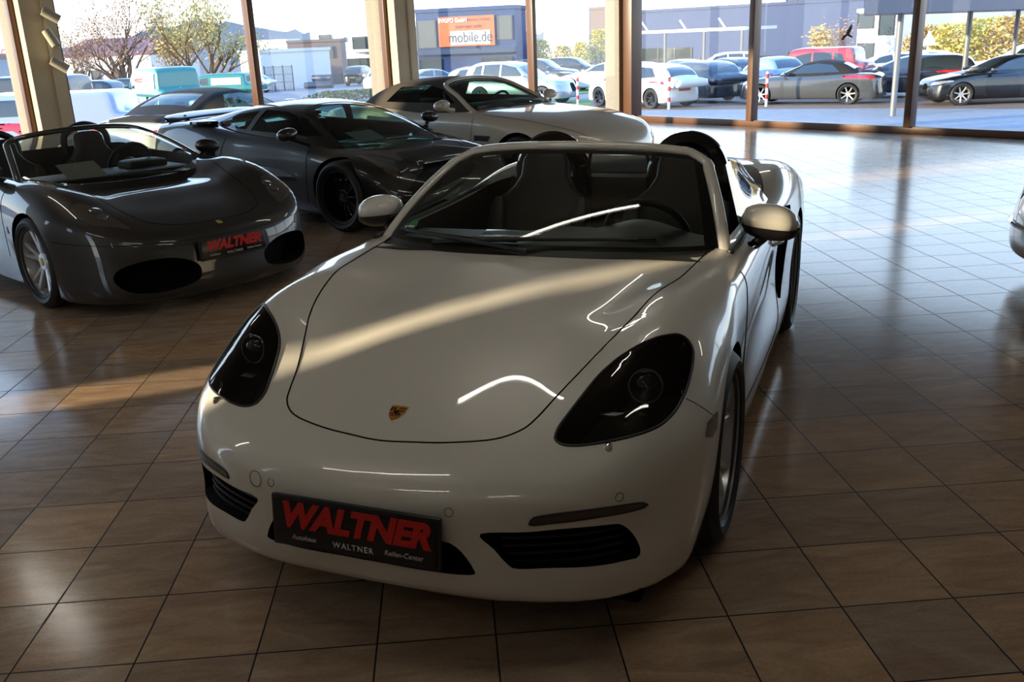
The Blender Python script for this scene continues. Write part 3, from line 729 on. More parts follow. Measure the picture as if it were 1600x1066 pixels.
        mb = MB(); uu = fd.orthogonal().normalized(); ww = fd.cross(uu); mb.tube([cc + Vector((-.065, sg * .025, 0)) + (uu * math.cos(a) + ww * math.sin(a)) * .05 for a in np.linspace(0, 2 * math.pi, 30, endpoint=False)], .0035, 6, True); mb.build('lens_ring', M['steel_ext'], L)
        mb = MB(); 
        for i in range(4): mb.box(cc + Vector((.08 - .012 * i, -sg * .05 + sg * .004 * i, -.045 - .002 * i)), (.004, .05, .008), bev=.001)
        mb.build('reflector_fins', M['chrome'], L)
        seam(S, k(lamp), .0045, 'lamp_gasket', M['black_plastic'], root, True, off=.0)
        patch(S, k(drl), 'running_light', M['smoke_lens'], root, .002, .02)
        seam(S, k(drl), .003, 'light_surround', M['black_plastic'], root, True, off=.0015)
        # slats of the side intake
        mb = MB(); z0 = min(p[2] for p in intake); z1 = max(p[2] for p in intake)
        yy = [p[1] for p in intake]
        for q in range(5):
            z = z0 + .02 + (z1 - z0 - .04) * q / 4; P = []
            for t in np.linspace(min(yy) + .04, max(yy) - .05, 10):
                P.append(Vector((S.hit((2, sg * t, z), (-1, 0, 0))[0].x - .045, sg * t, z)))
            mb.tube(P, .005, 6)
        mb.build('intake_slats', M['black_plastic'], root)
        # nozzle, sensors
        p = C.trace([(951, 699)])[0]; p = Vector((p.x, sg * p.y, p.z)); mb = MB(); mb.lathe([(.001, .012), (.009, .010), (.012, .002), (.012, -.01)], 16, 'Z', p); mb.build('washer_nozzle', M['chrome'], root)
    for px in ((968, 777), (701, 801), (423, 754), (399, 748)):
        h = S.near(C.trace([px])[0]); n = h[1]; u = n.orthogonal().normalized(); w = n.cross(u); r = .0125 if px[0] != 399 else .024
        mb = MB(); mb.tube([h[0] + (u * math.cos(a) + w * math.sin(a)) * r for a in np.linspace(0, 2 * math.pi, 24, endpoint=False)], .0009, 5, True); mb.build('parking_sensor' if r < .02 else 'tow_eye_cover', M['dark'], root, angle=None)
    # bonnet shut line
    hl = C.trace([(590, 688), (640, 691), (700, 692), (770, 687), (815, 672), (840, 652), (874, 615), (920, 567), (962, 524), (1004, 480), (1060, 436), (1104, 395)])
    hl[0].y = 0
    seam(S, mir(hl)[::-1][:-1] + hl, .0028, 'bonnet_gap', M['dark'], root, n=6)
    print('hood', [tuple(round(q, 3) for q in p) for p in hl])
    # bumper / fender joints, door lines
    for sg in (1, -1):
        seam(S, [(.44, sg * .80, .66), (.40, sg * .86, .62), (.35, sg * .895, .58)], .0015, 'bumper_joint', M['dark'], root)
        seam(S, [(-.48, sg * .87, .86), (-.50, sg * .88, .7), (-.53, sg * .88, .45), (-.60, sg * .88, .27)], .0025, 'door_gap', M['dark'], root)
        seam(S, [(-.60, sg * .88, .26), (-1.2, sg * .88, .24), (-1.68, sg * .88, .25), (-1.75, sg * .88, .42), (-1.73, sg * .88, .7), (-1.66, sg * .86, .89)], .0025, 'door_gap', M['dark'], root)
        m_ = patch(S, [(.42, sg * .86, .60), (.44, sg * .84, .565), (.40, sg * .87, .545), (.36, sg * .90, .555), (.335, sg * .90, .60), (.36, sg * .90, .605)], 'side_marker', M['steel_ext'], root, .002, .02, (0.3, sg, 0))
        # door handle
        mb = MB(); mb.tube([S.near((-1.45, sg * .9, .72))[0] + Vector((0, sg * .0, 0)), S.near((-1.52, sg * .9, .725))[0] + Vector((0, sg * .03, 0)), S.near((-1.62, sg * .9, .73))[0] + Vector((0, sg * .03, 0)), S.near((-1.68, sg * .9, .73))[0]], [.008, .013, .013, .008], 8); mb.build('door_handle', M['white_paint'], root)
    # windscreen
    def Wb(u): return Vector((-.40 - .14 * u * u - .12 * u ** 4, .745 * u, .882 - .022 * u * u))
    def Wt(u): return Vector((-1.07 - .10 * u * u, .575 * u, 1.218 - .035 * u * u - .018 * u ** 6))
    def Wg(i, j, ins=0, off=0):
        u = (2 * i - 1) * (1 - ins); v = j; p = Wb(u).lerp(Wt(u), v); n = Vector((.45, .25 * u, .85)).normalized()
        return p + n * (.028 * 4 * v * (1 - v) * .9 + off)
    mb = MB(); mb.grid(gridsheet(lambda i, j: Wg(i, .01 + .98 * j, .012), 40, 16)); mb.build('windscreen', M['screen'], root, angle=None)
    c_ = Wg(.085, .16, 0, .002); ux = (Wg(.10, .16) - Wg(.07, .16)).normalized(); uy = (Wg(.085, .2) - Wg(.085, .12)).normalized(); uz = ux.cross(uy)
    mb = MB(); mb.prism([c_ + ux * math.cos(a) * .034 + uy * math.sin(a) * .034 for a in np.linspace(0, 2 * math.pi, 24, endpoint=False)], uz * .001); g_ = mb.build('emission_sticker', M['sticker_green'], root, smooth=False)
    mb = MB(); mb.prism([c_ + ux * a + uy * b + uz * .0012 for a, b in ((-.022, -.014), (.022, -.014), (.022, -.004), (-.022, -.004))], uz * .001); mb.build('sticker_strip', M['white'], g_, smooth=False)
    # black edge print on the inside of the glass
    mb = MB(); e = []
    for t in np.linspace(0, 1, 25): e.append((t, 0))
    for t in np.linspace(0, 1, 15)[1:]: e.append((1, t))
    for t in np.linspace(1, 0, 25)[1:]: e.append((t, 1))
    for t in np.linspace(1, 0, 15)[1:-1]: e.append((0, t))
    P = []
    for i, j in e:
        ii = .5 + (i - .5) * .925; jj = .075 + j * .86
        P.append([Wg(i, j, .01, -.004), Wg(ii, jj, 0, -.004)])
    mb.grid(P, True); mb.build('screen_edge_print', M['black_plastic'], root, angle=None)
    # surround: pillars and header in body colour
    path = [Wg(0, t, -.015, 0) for t in np.linspace(-.04, .93, 12)] + [Wg(t, 1.03, 0, 0) for t in np.linspace(.045, .955, 26)] + [Wg(1, t, -.015, 0) for t in np.linspace(.93, -.04, 12)]
    path = curve_pts(path, 2); N_ = len(path); ring = []
    for i, p in enumerate(path):
        t = (path[min(i + 1, N_ - 1)] - path[max(i - 1, 0)]).normalized(); n = Vector((.42, .35 * p.y, .85)); n = (n - t * n.dot(t)).normalized(); q = t.cross(n)
        hdr = 1 - min(1, abs(p.y) / .545) ** 6
        a_, b_ = .026, .017
        ring.append([p + q * a_ * math.copysign(abs(math.cos(a)) ** .8, math.cos(a)) + n * b_ * math.sin(a) for a in np.linspace(0, 2 * math.pi, 14, endpoint=False)])
    mb = MB(); mb.grid([r_ + [r_[0]] for r_ in ring]); mb.build('windscreen_frame', M['white_paint'], root, angle=60)
    mb = MB(); mb.tube([p + Vector((-.03, 0, -.012)) for p in path], .014, 8); mb.build('header_seal', M['black_plastic'], root)
    # wipers, cowl
    mb = MB(); mb.grid(gridsheet(lambda i, j: Wg(i, -.10 + .13 * j, .03, .002), 30, 3)); mb.build('wiper_cowl', M['black_plastic'], root)
    for a, b in (((.22, .02), (.80, .10)), ((.52, -.01), (.08, .09))):
        A = Wg(a[0], a[1], 0, .02); B = Wg(b[0], b[1], 0, .018); Cc = Wg((a[0] + b[0]) / 2, (a[1] + b[1]) / 2, 0, .035)
        mb = MB(); mb.tube([A, Cc, B], [.010, .008, .005], 6); mb.tube([Wg(b[0] + (a[0] - b[0]) * q, b[1] + .02 - .04 * q, 0, .008) for q in (-.08, .2, .5, .9)], .006, 5); mb.build('wiper', M['black_plastic'], root)
    # dashboard
    def dash(i, j):
        y = -.70 + 1.4 * i; a = j * 2.6; hood = math.exp(-((y - .36) / .19) ** 2) * .075 + math.exp(-(y / .12) ** 2) * .03
        x = -.44 - .52 * min(1, j * 1.35); z = .872 + hood * math.sin(min(1, j * 1.35) * math.pi * .62) - .02 * j
        if j > .74: x = -.96 + (j - .74) * .30; z = z - (j - .74) * 1.5
        return Vector((x, y, z))
    mb = MB(); mb.grid(gridsheet(dash, 50, 24)); mb.build('dashboard', M['leather'], root, angle=50)
    mb = MB(); mb.box((-.60, -.12, .915), (.10, .26, .004), rot=Matrix.Rotation(.12, 3, 'Y'), bev=.001); mb.build('instruction_card', M['screen_card'], root)
    steering_wheel(root, (-.98, .37, .84))
    seat(root, -1.60, .37, .42, top=1.13); seat(root, -1.60, -.37, .42, top=1.13)
    mb = MB(); mb.box((-1.25, 0, .55), (1.1, .2, .25), bev=.04); mb.box((-1.0, 0, .70), (.3, .22, .3), bev=.03); mb.build('centre_console', M['leather'], root)
    mb = MB(); mb.box((-1.98, 0, .80), (.12, 1.3, .34), bev=.05); mb.build('rear_bulkhead', M['leather'], root)
    for sg in (1, -1):
        A = [(-1.90, sg * .20, .86), (-1.91, sg * .21, 1.02), (-1.92, sg * .27, 1.12), (-1.925, sg * .37, 1.155), (-1.92, sg * .47, 1.12), (-1.91, sg * .53, 1.02), (-1.90, sg * .54, .86)]
        mb = MB(); P = curve_pts(A, 6); mb.tube(P, .052, 10); mb.build('roll_hoop', M['gloss_black'], root)
        mb = MB(); mb.tube([(-1.91, sg * .2, 1.02), (-1.915, sg * .38, 1.03), (-1.91, sg * .56, 1.02)], .02, 8); mb.build('hoop_bar', M['black_plastic'], root)
    mb = MB(); mb.tube(curve_pts([(-1.90, -.17, .95), (-1.905, -.15, 1.10), (-1.905, -.10, 1.135), (-1.905, .10, 1.135), (-1.905, .15, 1.10), (-1.90, .17, .95)], 6), .009, 8); mb.build('wind_deflector_frame', M['black_plastic'], root)
    # folded hood lid behind the seats
    patch(S, [(-2.02, y_, .98) for y_ in np.linspace(-.62, .62, 12)] + [(-2.30, .60, .98), (-2.62, .45, .98), (-2.72, 0, .98), (-2.62, -.45, .98), (-2.30, -.60, .98)], 'roof_lid', M['soft_top'], root, .006, .05, (0, 0, 1))
    for sg in (1, -1): patch(S, [Vector(p) for p in curve_pts([(-1.66, sg * .775, .95), (-1.95, sg * .745, .97), (-2.22, sg * .66, .98), (-2.26, sg * .50, .98), (-2.02, sg * .56, .97), (-1.86, sg * .66, .95)], 3, True)], 'roof_flap', M['black_plastic'], root, .012, .03, (0, 0, 1))
    # mirrors
    for sg in (1, -1):
        c = Vector((-.90, sg * .90, .945)); mb = MB(); P = []
        for i in range(13):
            t = -1 + 2 * i / 12; r_ = math.sqrt(max(0, 1 - abs(t) ** 2.4)); row = []
            for k in range(20):
                a = 2 * math.pi * k / 20; ca, sa = math.cos(a), math.sin(a)
                row.append(c + Vector((.078 * r_ * ca, sg * .118 * t, .070 * r_ * sa * (1.0 if sa > 0 else .85) - .012 * t)))
            P.append(row + [row[0]])
        mb.grid(P); h_ = mb.build('wing_mirror', M['white_paint'], root, angle=None)
        mb = MB(); P = []
        for i in range(13):
            t = -1 + 2 * i / 12; r_ = math.sqrt(max(0, 1 - abs(t) ** 2.4)); row = []
            for k in range(11):
                a = math.pi * (1 + k / 10); ca, sa = math.cos(a), math.sin(a)
                row.append(c + Vector((.080 * r_ * ca, sg * .120 * t, -.018 + .060 * r_ * sa - .012 * t)))
            P.append(row)
        mb.grid(P); mb.build('mirror_base', M['black_plastic'], h_, angle=None)
        mb = MB(); mb.tube([c + Vector((-.01, -sg * .02, -.065)), c + Vector((.0, -sg * .06, -.10)), (-.80, sg * .80, .83)], [.022, .022, .034], 10); mb.build('mirror_stalk', M['gloss_black'], h_)
        # side window stub standing up from the door
        mb = MB(); mb.grid(gridsheet(lambda i, j: Vector((-.74 - .28 * j * (1 - i) - .86 * i, sg * (.815 - .12 * j), .885 + .03 * i + j * (.27 - .12 * i * i))), 16, 6)); mb.build('side_window', M['screen'], root, angle=None)
        seam(S, [(-.62, sg * .79, .9), (-1.0, sg * .80, .91), (-1.5, sg * .80, .92), (-1.85, sg * .74, .95)], .014, 'door_seal', M['black_plastic'], root, off=.004, n=8)
    # crest
    h = C.trace([(605, 644)])[0]; h = S.near((h.x, 0, h.z)); n = h[1]; Y = (Vector((-1, 0, 0)) - n * n.dot(Vector((-1, 0, 0)))).normalized(); X = Y.cross(n) 
    def shield(k):
        o = [(-.5, .5), (-.25, .56), (0, .53), (.25, .56), (.5, .5), (.47, .2), (.40, -.1), (.25, -.4), (0, -.62), (-.25, -.4), (-.40, -.1), (-.47, .2)]
        return [h[0] + X * a * .056 * k + Y * b * .060 * k for a, b in o]
    def flat(P, m, name, e, par):
        mb = MB(); mb.prism(P, n * .0014, n * e); return mb.build(name, m, par, smooth=False)
    sh = flat(shield(1), M['gold'], 'crest', .001, root)
    def q(a0, b0, a1, b1, m, nm, e=.0025): return flat([h[0] + X * a * .056 + Y * b * .060 for a, b in ((a0, b0), (a1, b0), (a1, b1), (a0, b1))], m, nm, e, sh)
    for a0, b0, a1, b1 in ((.04, .10, .42, .2), (.04, .3, .42, .38), (-.36, -.12, -.04, -.04), (-.3, -.26, -.04, -.2)): q(a0, b0, a1, b1, M['badge_red'], 'red_stripe')
    for a0, b0, a1, b1 in ((-.42, .1, -.34, .38), (-.24, .1, -.16, .38), (.06, -.3, .12, -.04), (.2, -.22, .27, -.04)): q(a0, b0, a1, b1, M['gloss_black'], 'black_stripe')
    flat([h[0] + X * a * .056 + Y * b * .060 for a, b in ((-.13, .14), (.13, .14), (.12, -.02), (0, -.14), (-.12, -.02))], M['gloss_black'], 'inner_shield', .003, sh)
    # plate
    ph = S.hit((2, 0, .40), (-1, 0, 0))[0]
    number_plate(root, (ph.x + .022, 0, .405), (0, 1, 0), (-.10, 0, 1), .515, .125)
    for (x, z, rt, w) in ((0, .335, .336, .235), (-2.475, .345, .346, .265)):
        for s in (-1, 1): make_wheel(root, (x, s * (.895 - w / 2), z), s, rt, w, .258, 'y5', M['alloy'], name='wheel', seg=64)
    mb = MB(); mb.box((-1.24, 0, .17), (3.9, 1.5, .08), bev=.02); mb.build('underbody', M['dark'], root)
    return C

# ------------------------------------------------------------------ other cars: profile-driven bodies with cabins
class Sp:
    """smooth 1-D curve through points"""
    def __init__(s, pts, lo=-3.4, hi=3.4):
        p = sorted(pts); x = np.array([a for a, b in p], float); y = np.array([b for a, b in p], float)
        s.X = np.arange(x[0], x[-1] + .01, .01); 
        h = np.diff(x); dl = np.diff(y) / h; m = np.zeros(len(x)); m[0] = dl[0]; m[-1] = dl[-1]      # monotone cubic
        for i in range(1, len(x) - 1):
            m[i] = 0 if dl[i - 1] * dl[i] <= 0 else 2 * dl[i - 1] * dl[i] / (dl[i - 1] + dl[i])
        k = np.clip(np.searchsorted(x, s.X) - 1, 0, len(x) - 2); t = (s.X - x[k]) / h[k]
        s.Y = (2 * t ** 3 - 3 * t ** 2 + 1) * y[k] + (t ** 3 - 2 * t ** 2 + t) * h[k] * m[k] + (-2 * t ** 3 + 3 * t ** 2) * y[k + 1] + (t ** 3 - t ** 2) * h[k] * m[k + 1]
        w = np.ones(9) / 9; s.Y = np.convolve(np.pad(s.Y, 4, 'edge'), w, 'valid')
    def __call__(s, v): return np.interp(v, s.X, s.Y)
def hit_top(S, x, y): 
    h = S.hit((x, y, 3), (0, 0, -1)); return h[0] if h else Vector((x, y, .8))
def hit_side(S, x, z, sg): 
    h = S.hit((x, sg * 3, z), (0, -sg, 0)); return h[0] if h else Vector((x, sg * .8, z))
def hit_end(S, y, z, sg):
    h = S.hit((sg * 6, y, z), (-sg, 0, 0)); return h[0] if h else Vector((sg * 1.0, y, z))
def dense(poly, n=5, closed=True): return [(p[0], p[1]) for p in curve_pts([Vector((a, b, 0)) for a, b in poly], n, closed)]
def subdiv(poly, n=4):
    out = []
    for i in range(len(poly)):
        a = poly[i]; b = poly[(i + 1) % len(poly)]
        for k in range(n): out.append((a[0] + (b[0] - a[0]) * k / n, a[1] + (b[1] - a[1]) * k / n))
    return out

def make_car(name, x, y, deg, label, category='car', group=None, z=0, fo=.85, ro=.95, wb=2.6, hw=.90, ground_z=.2, deck=None, crown=.05,
             side=None, plan=None, nose=None, tail=None, nround=.32, tround=.25, cab=None, cabw=(.80, .60), cabplan=None, glassz=None,
             paint='white_paint', roofm=None, rw=.33, tw=.22, rimr=.23, wheel='star', rim='alloy', n=(60, 26, 12), hollow=False, tub=None,
             side_win=(), screen=None, backlight=None, lamps=(), tails=(), grilles=(), rgrilles=(), seats=(), plate=None, rplate=None, mirrors=None,
             arches=.035, detail=False, seams=(), tailm='tail_red', lampm='lamp_far', glassm=None, body_extra=None, surf_only=False):
    C = Car(name, x, y, deg, label, category, group, z); root = C.root; P = M[paint]
    D = Sp(deck); SD = Sp(side or [(.1, .93), (.3, .98), (.55, 1.0), (.8, .97), (1.0, .92), (1.3, .85)])
    PL = Sp([(-wb - ro, .90), (-wb - .3, .985), (-wb * .5, 1.0), (0, .99), (fo * .6, .93), (fo, .86)] if plan is None else plan)
    NZ = Sp(nose or [(.1, .04), (.3, 0), (.55, .02), (.75, .10), (1.0, .25)]); TL = Sp(tail or [(.1, .06), (.3, 0), (.6, .03), (.8, .06), (1.1, .15)])
    def bsdf(X, Y, Z):
        Y = np.abs(Y); u = Y / hw
        t = (Z - D(X) + crown * u ** 3) * .95; w = Y - hw * PL(X) * SD(Z)
        nn = (X - fo + NZ(Z) + nround * u ** 3.2) * .85; r = (-wb - ro + TL(Z) + tround * u ** 3.5 - X) * .9
        s = smax(smax(t, w, .09), smax(nn, r, .02), .07); return smax(s, ground_z - Z, .04)
    zmax = max(b for a, b in deck) + .05; zm = ground_z * .55 + zmax * .45
    v, f = extract(bsdf, (-wb - ro - .05, fo + .05, -hw - .03, hw + .03, ground_z - .02, zmax), (-wb - ro + .5, fo - .5, zm), n)
    me = shell('body', v, f); S = C.surf = Surf(me); body = link('body', me, [P], root); cut = []
    for xx in (0, -wb):
        for s in (-1, 1): cut.append(arc_cutter(xx, rw, rw + arches, s * (hw - .30), s * (hw + .3), M['dark'], 36))
    def plan_poly(pp): return [Vector((a, b, 0)) for a, b in pp]
    if tub: mb = MB(); mb.prism([(a, b, .32) for a, b in tub], (0, 0, 1.2)); cut.append(mb.build('cutter', M['leather'], smooth=False))
    for kind in ((grilles, 1), (rgrilles, -1)):
        for g in kind[0]:
            pts = dense(g, 4); 
            for s in ((1, -1) if min(a for a, b in g) > .01 else (1,)):
                o3 = [hit_end(S, s * a, b, kind[1]) for a, b in pts]
                cut.append(poly_cutter(o3, (-.10 * kind[1], 0, 0), .10, M['dark']))
    for lp in (lamps if detail else ()):
        pass
    boolean(body, cut)
    CS = None
    if cab:
        ZR = Sp(cab); zb = min(b for a, b in cab); zr = max(b for a, b in cab); xa, xb = min(a for a, b in cab), max(a for a, b in cab)
        CP = Sp(cabplan or [(xa, .80), (xa + .5, .93), ((xa + xb) / 2 , 1.0), (xb - .5, .96), (xb, .86)])
        def csdf(X, Y, Z):
            Y = np.abs(Y); k = np.clip((Z - zb) / (zr - zb), -1, 1.2); ww = (cabw[0] + (cabw[1] - cabw[0]) * (k * .8 + k * k * .2)) * CP(X)
            t = (Z - ZR(X) + .045 * (Y / cabw[1]) ** 2.5) * .8; w = (Y - ww) * .95
            return smax(smax(t, w, .07), zb - .25 - Z, .02)
        cbox = (xa - .02, xb + .02, -cabw[0] - .02, cabw[0] + .02, zb - .27, zr + .03); core = (xa + (xb - xa) * .35, xb - (xb - xa) * .35, zb + .02)
        nc = (max(30, n[0] // 2), n[1], max(12, n[2])); v, f = extract(csdf, cbox, core, nc); me = shell('cabin', v, f); CS = Surf(me)
        cabin = link('cabin', me, [M[roofm] if roofm else P], root); cut = []
        sw = [[(a, b) for a, b in subdiv(w, 5)] for w in side_win]; G = M[glassm] if glassm else M['car_glass']
        tops = []
        for w in (screen, backlight):
            if w: tops.append([hit_top(CS, a, b) for a, b in subdiv(w, 7)])
        if hollow:
            v, f = extract(csdf, cbox, core, nc, -.028); v[:, 2] = np.where(v[:, 2] < zb - .1, zb - .5, v[:, 2]); cut.append(link('cutter', shell('c', v, f), [M['leather']]))
            for w in sw: mb = MB(); mb.prism([(a, -1.5, b) for a, b in w], (0, 3, 0)); cut.append(mb.build('cutter', M['black_plastic'], smooth=False))
            for w in tops: mb = MB(); mb.prism([(p.x, p.y, zb - .1) for p in w], (0, 0, 1.5)); cut.append(mb.build('cutter', M['black_plastic'], smooth=False))
            boolean(cabin, cut)
        for w in sw:
            for s in (1, -1): patch(CS, [hit_side(CS, a, b, s) for a, b in w], 'side_window', G, root, -.004 if hollow else .004, .06, (0, s, .25))
        for w, nm, dd in zip(tops, ('windscreen', 'rear_window') if screen else ('rear_window',), (1, -1) if screen else (-1,)):
            patch(CS, w, nm, G, root, -.004 if hollow else .004, .06, (.6 * dd, 0, .8))
    C.cabsurf = CS
    for lp, sgn, m_, nm in ((lamps, 1, lampm, 'headlight'), (tails, -1, tailm, 'tail_light')):
        for g in lp:
            for s in (1, -1):
                pts = [hit_end(S, s * a, b, sgn) for a, b in dense(g, 4)]
                patch(S, pts, nm, M[m_], root, .004, .04, (sgn, .35 * s, .2))
    for s in (1, -1):
        for xx in (0, -wb): make_wheel(root, (xx, s * (hw * .985 - tw / 2), rw), s, rw, tw, rimr, wheel, M[rim], detail=detail, seg=48 if detail else 28)
    if mirrors:
        mx, mz, my = mirrors
        for s in (1, -1):
            mb = MB(); mb.box((mx, s * (my + .10), mz), (.13, .20, .13), bev=.05); mb.tube([(mx, s * (my + .04), mz - .03), (mx + .04, s * (my - .08), mz - .07)], .025, 6); mb.build('wing_mirror', P, root, angle=50)
    for x_, z_, m_ in seams:
        pass
    if plate:
        h = hit_end(S, 0, plate, 1); mb = MB(); mb.box((h.x + .012, 0, plate), (.014, .52, .115), bev=.004); mb.build('number_plate', M['white_plate'], root)
    if rplate:
        h = hit_end(S, 0, rplate[0], -1); mb = MB(); mb.box((h.x - .012, 0, rplate[0]), (.014, .52, .115), bev=.004); mb.build('number_plate', M[rplate[1]], root)
    for (sx, sy, sz, st) in seats: seat(root, sx, sy, sz, top=st)
    if hollow:
        mb = MB(); mb.box((seats[0][0] + .95, 0, zb - .04), (.45, cabw[0] * 1.6, .18), bev=.06); mb.build('dashboard', M['leather'], root); steering_wheel(root, (seats[0][0] + .62, abs(seats[0][1]), zb - .03))
    return C
M['car_glass'] = mat('car_window_glass', (.02, .03, .035), .04, coat=1, spec=.8)
M['lamp_far'] = mat('car_lamp', (.55, .60, .66), .08, metal=.6, coat=1)
M['white_plate'] = mat('plate_white', (.6, .6, .6), .4)
M['cream_top'] = mat('brown_black_canvas', (.07, .055, .045), .85)

# ------------------------------------------------------------------ dark grey open car on the left
def build_grey_spider():
    C = Car('grey_spider', -2.68, 7.10, 317.0, 'dark grey open-top sports car at the left with oval front intakes'); root = C.root
    ys = [0, .3, .5, .65, .78, .88, .97]
    T = Tab([1.2, 1.05, .95, .8, .6, .4, .2, 0, -.2, -.45, -.7, -1.0, -1.6, -2.0, -2.6, -3.0, -3.35, -3.6], ys, [
        [.44, .44, .43, .40, .35, .30, .22], [.50, .50, .49, .465, .42, .37, .29], [.535, .535, .53, .51, .47, .42, .34], [.58, .58, .58, .575, .545, .50, .41],
        [.635, .635, .645, .66, .645, .60, .51], [.68, .68, .70, .735, .735, .69, .60], [.722, .722, .745, .795, .805, .765, .67], [.735, .735, .755, .815, .84, .805, .71],
        [.755, .755, .775, .830, .855, .82, .73], [.79, .79, .80, .835, .85, .82, .74], [.83, .83, .835, .845, .85, .82, .74], [.87, .87, .87, .865, .855, .825, .75],
        [.88, .88, .88, .875, .87, .84, .77], [.92, .92, .92, .925, .93, .90, .82], [.97, .97, .965, .965, .965, .935, .85], [.965, .965, .96, .955, .945, .91, .83],
        [.93, .93, .925, .915, .90, .86, .78], [.86, .86, .855, .84, .82, .78, .70]])
    W = Tab([1.0, .7, .4, 0, -.4, -.9, -1.6, -2.1, -2.6, -3.1, -3.5], [.1, .25, .45, .65, .80, .95], [
        [.88, .90, .90, .87, .83, .8], [.91, .935, .94, .92, .88, .83], [.92, .95, .96, .95, .91, .85], [.92, .95, .965, .96, .925, .86], [.90, .92, .94, .945, .92, .86], [.90, .92, .91, .93, .905, .85],
        [.90, .925, .91, .93, .915, .86], [.91, .94, .95, .955, .945, .88], [.92, .95, .965, .965, .945, .88], [.90, .93, .945, .94, .91, .85], [.85, .88, .89, .88, .86, .80]])
    N = Tab([0, .25, .5, .68, .80, .88, .95], [.08, .16, .3, .42, .52, .65, .8], [
        [.98, 1.03, 1.035, 1.03, 1.0, .93, .86], [.97, 1.02, 1.02, 1.01, .985, .92, .85], [.90, .96, .965, .955, .93, .87, .80], [.80, .86, .865, .86, .84, .79, .72], [.66, .73, .74, .735, .72, .68, .62], [.50, .56, .58, .58, .57, .53, .48], [.33, .38, .40, .40, .39, .36, .32]])
    def sdf(x, y, z):
        y = np.abs(y); s = smax((z - T(x, y)) * .93, y - W(x, z), .07); s = smax(s, (x - N(y, z)) * .85, .05)
        s = smax(s, -3.5 + .2 * np.clip(y - .3, 0, 1) ** 2 - x, .07); return smax(s, .09 - z, .03)
    v, f = extract(sdf, (-3.55, 1.08, -.98, .98, .08, 1.0), (-3.0, .4, .5), (150, 70, 28)); me = shell('body', v, f); S = C.surf = Surf(me)
    body = link('body', me, [M['grey_paint']], root); cut = []
    for x, z, r in ((0, .325, .355), (-2.6, .34, .365)):
        for s in (-1, 1): cut.append(arc_cutter(x, z, r, s * .66, s * 1.3, M['dark']))
    tub = dense([(-.30, 0), (-.38, .4), (-.55, .70), (-1.0, .78), (-1.7, .76), (-1.95, .6), (-2.0, 0), (-1.95, -.6), (-1.7, -.76), (-1.0, -.78), (-.55, -.70), (-.38, -.4)], 4)
    mb = MB(); mb.prism([(a, b, .3) for a, b in tub], (0, 0, 1)); cut.append(mb.build('cutter', M['leather'], smooth=False))
    oval = dense([(.30, .20), (.50, .165), (.68, .18), (.76, .26), (.73, .34), (.60, .385), (.42, .385), (.28, .33), (.25, .26)], 4)
    low = dense([(-.24, .15), (0, .145), (.24, .15), (.20, .26), (0, .265), (-.20, .26)], 5)
    O = {}
    for s in (1, -1):
        O[s] = [hit_end(S, s * a, b, 1) for a, b in oval]; cut.append(poly_cutter(O[s], (-.16, -s * .02, 0), .1, M['dark']))
    cut.append(poly_cutter([hit_end(S, a, b, 1) for a, b in low], (-.12, 0, 0), .1, M['dark']))
    boolean(body, cut)
    near = C.trace([(111, 322), (118, 319), (130, 318), (148, 325), (165, 334), (180, 342), (195, 352), (204, 358), (196, 359), (178, 356), (160, 355), (140, 351), (124, 343), (113, 332)])
    for sg in (1, -1):
        P = near if sg < 0 else mir(near)
        L = patch(S, P, 'headlight', M['steel_dark'], root, .002, .03, (.5, sg * .3, .8)); seam(S, P, .003, 'lamp_gasket', M['black_plastic'], root, True)
        c = P[0].lerp(P[5], .55)
        for k, rr_ in ((-.02, .042), (.085, .034)):
            q = S.near(c + Vector((k, -sg * .01, 0))); mb = MB(); u = q[1].orthogonal().normalized(); w = q[1].cross(u)
            mb.grid([[q[0] + q[1] * (.004 + e) + (u * math.cos(a) + w * math.sin(a)) * r2 for r2, e in ((rr_, 0), (rr_ * .8, .006), (.001, .008))] for a in np.linspace(0, 2 * math.pi, 20, endpoint=False)], True); mb.build('lamp_lens', M['smoke_lens'] if k == 0 else M['steel_ext'], L)
        seam(S, [(.86, sg * .70, .50), (.70, sg * .82, .505), (.52, sg * .90, .51), (.37, sg * .95, .52)], .002, 'bumper_gap', M['dark'], root)
        seam(S, [(-.42, sg * .93, .82), (-.46, sg * .95, .6), (-.52, sg * .95, .3)], .0025, 'door_gap', M['dark'], root)
        mb = MB(); q = S.near((-.39, sg * .97, .52)); mb.box(q[0], (.04, .006, .05), bev=.002); mb.build('wing_badge', M['badge_red'], root)
        make_mirror(root, (-.70, sg * .90, .91), sg, 'black_plastic', (-.66, sg * .80, .82), 1.0)
        mb = MB(); P2 = curve_pts([(-1.95, sg * .20, .85), (-1.95, sg * .22, 1.02), (-1.95, sg * .40, 1.10), (-1.95, sg * .58, 1.02), (-1.95, sg * .60, .85)], 6); mb.tube(P2, .03, 8); mb.build('roll_hoop', M['black_plastic'], root)
    seam(S, [(.86, -.70, .50), (.985, -.35, .49), (1.01, 0, .488), (.985, .35, .49), (.86, .70, .50)], .002, 'bumper_gap', M['dark'], root)
    hl = [(.86, 0, .57), (.84, .25, .57), (.74, .42, .60), (.55, .50, .66), (.2, .56, .74), (-.05, .62, .80), (-.22, .66, .82)]
    seam(S, mir(hl)[::-1][:-1] + [Vector(p) for p in hl], .0025, 'bonnet_gap', M['dark'], root)
    h, n_ = S.hit((.90, 0, 2), (0, 0, -1)); Y = Vector((-1, 0, -.35)); Y = (Y - n_ * Y.dot(n_)).normalized(); X = Y.cross(n_)
    mb = MB(); mb.box(h + n_ * .002, (.034, .044, .003), rot=Matrix([[X[i], Y[i], n_[i]] for i in range(3)]), bev=.001); b = mb.build('bonnet_badge', M['yellow'], root)
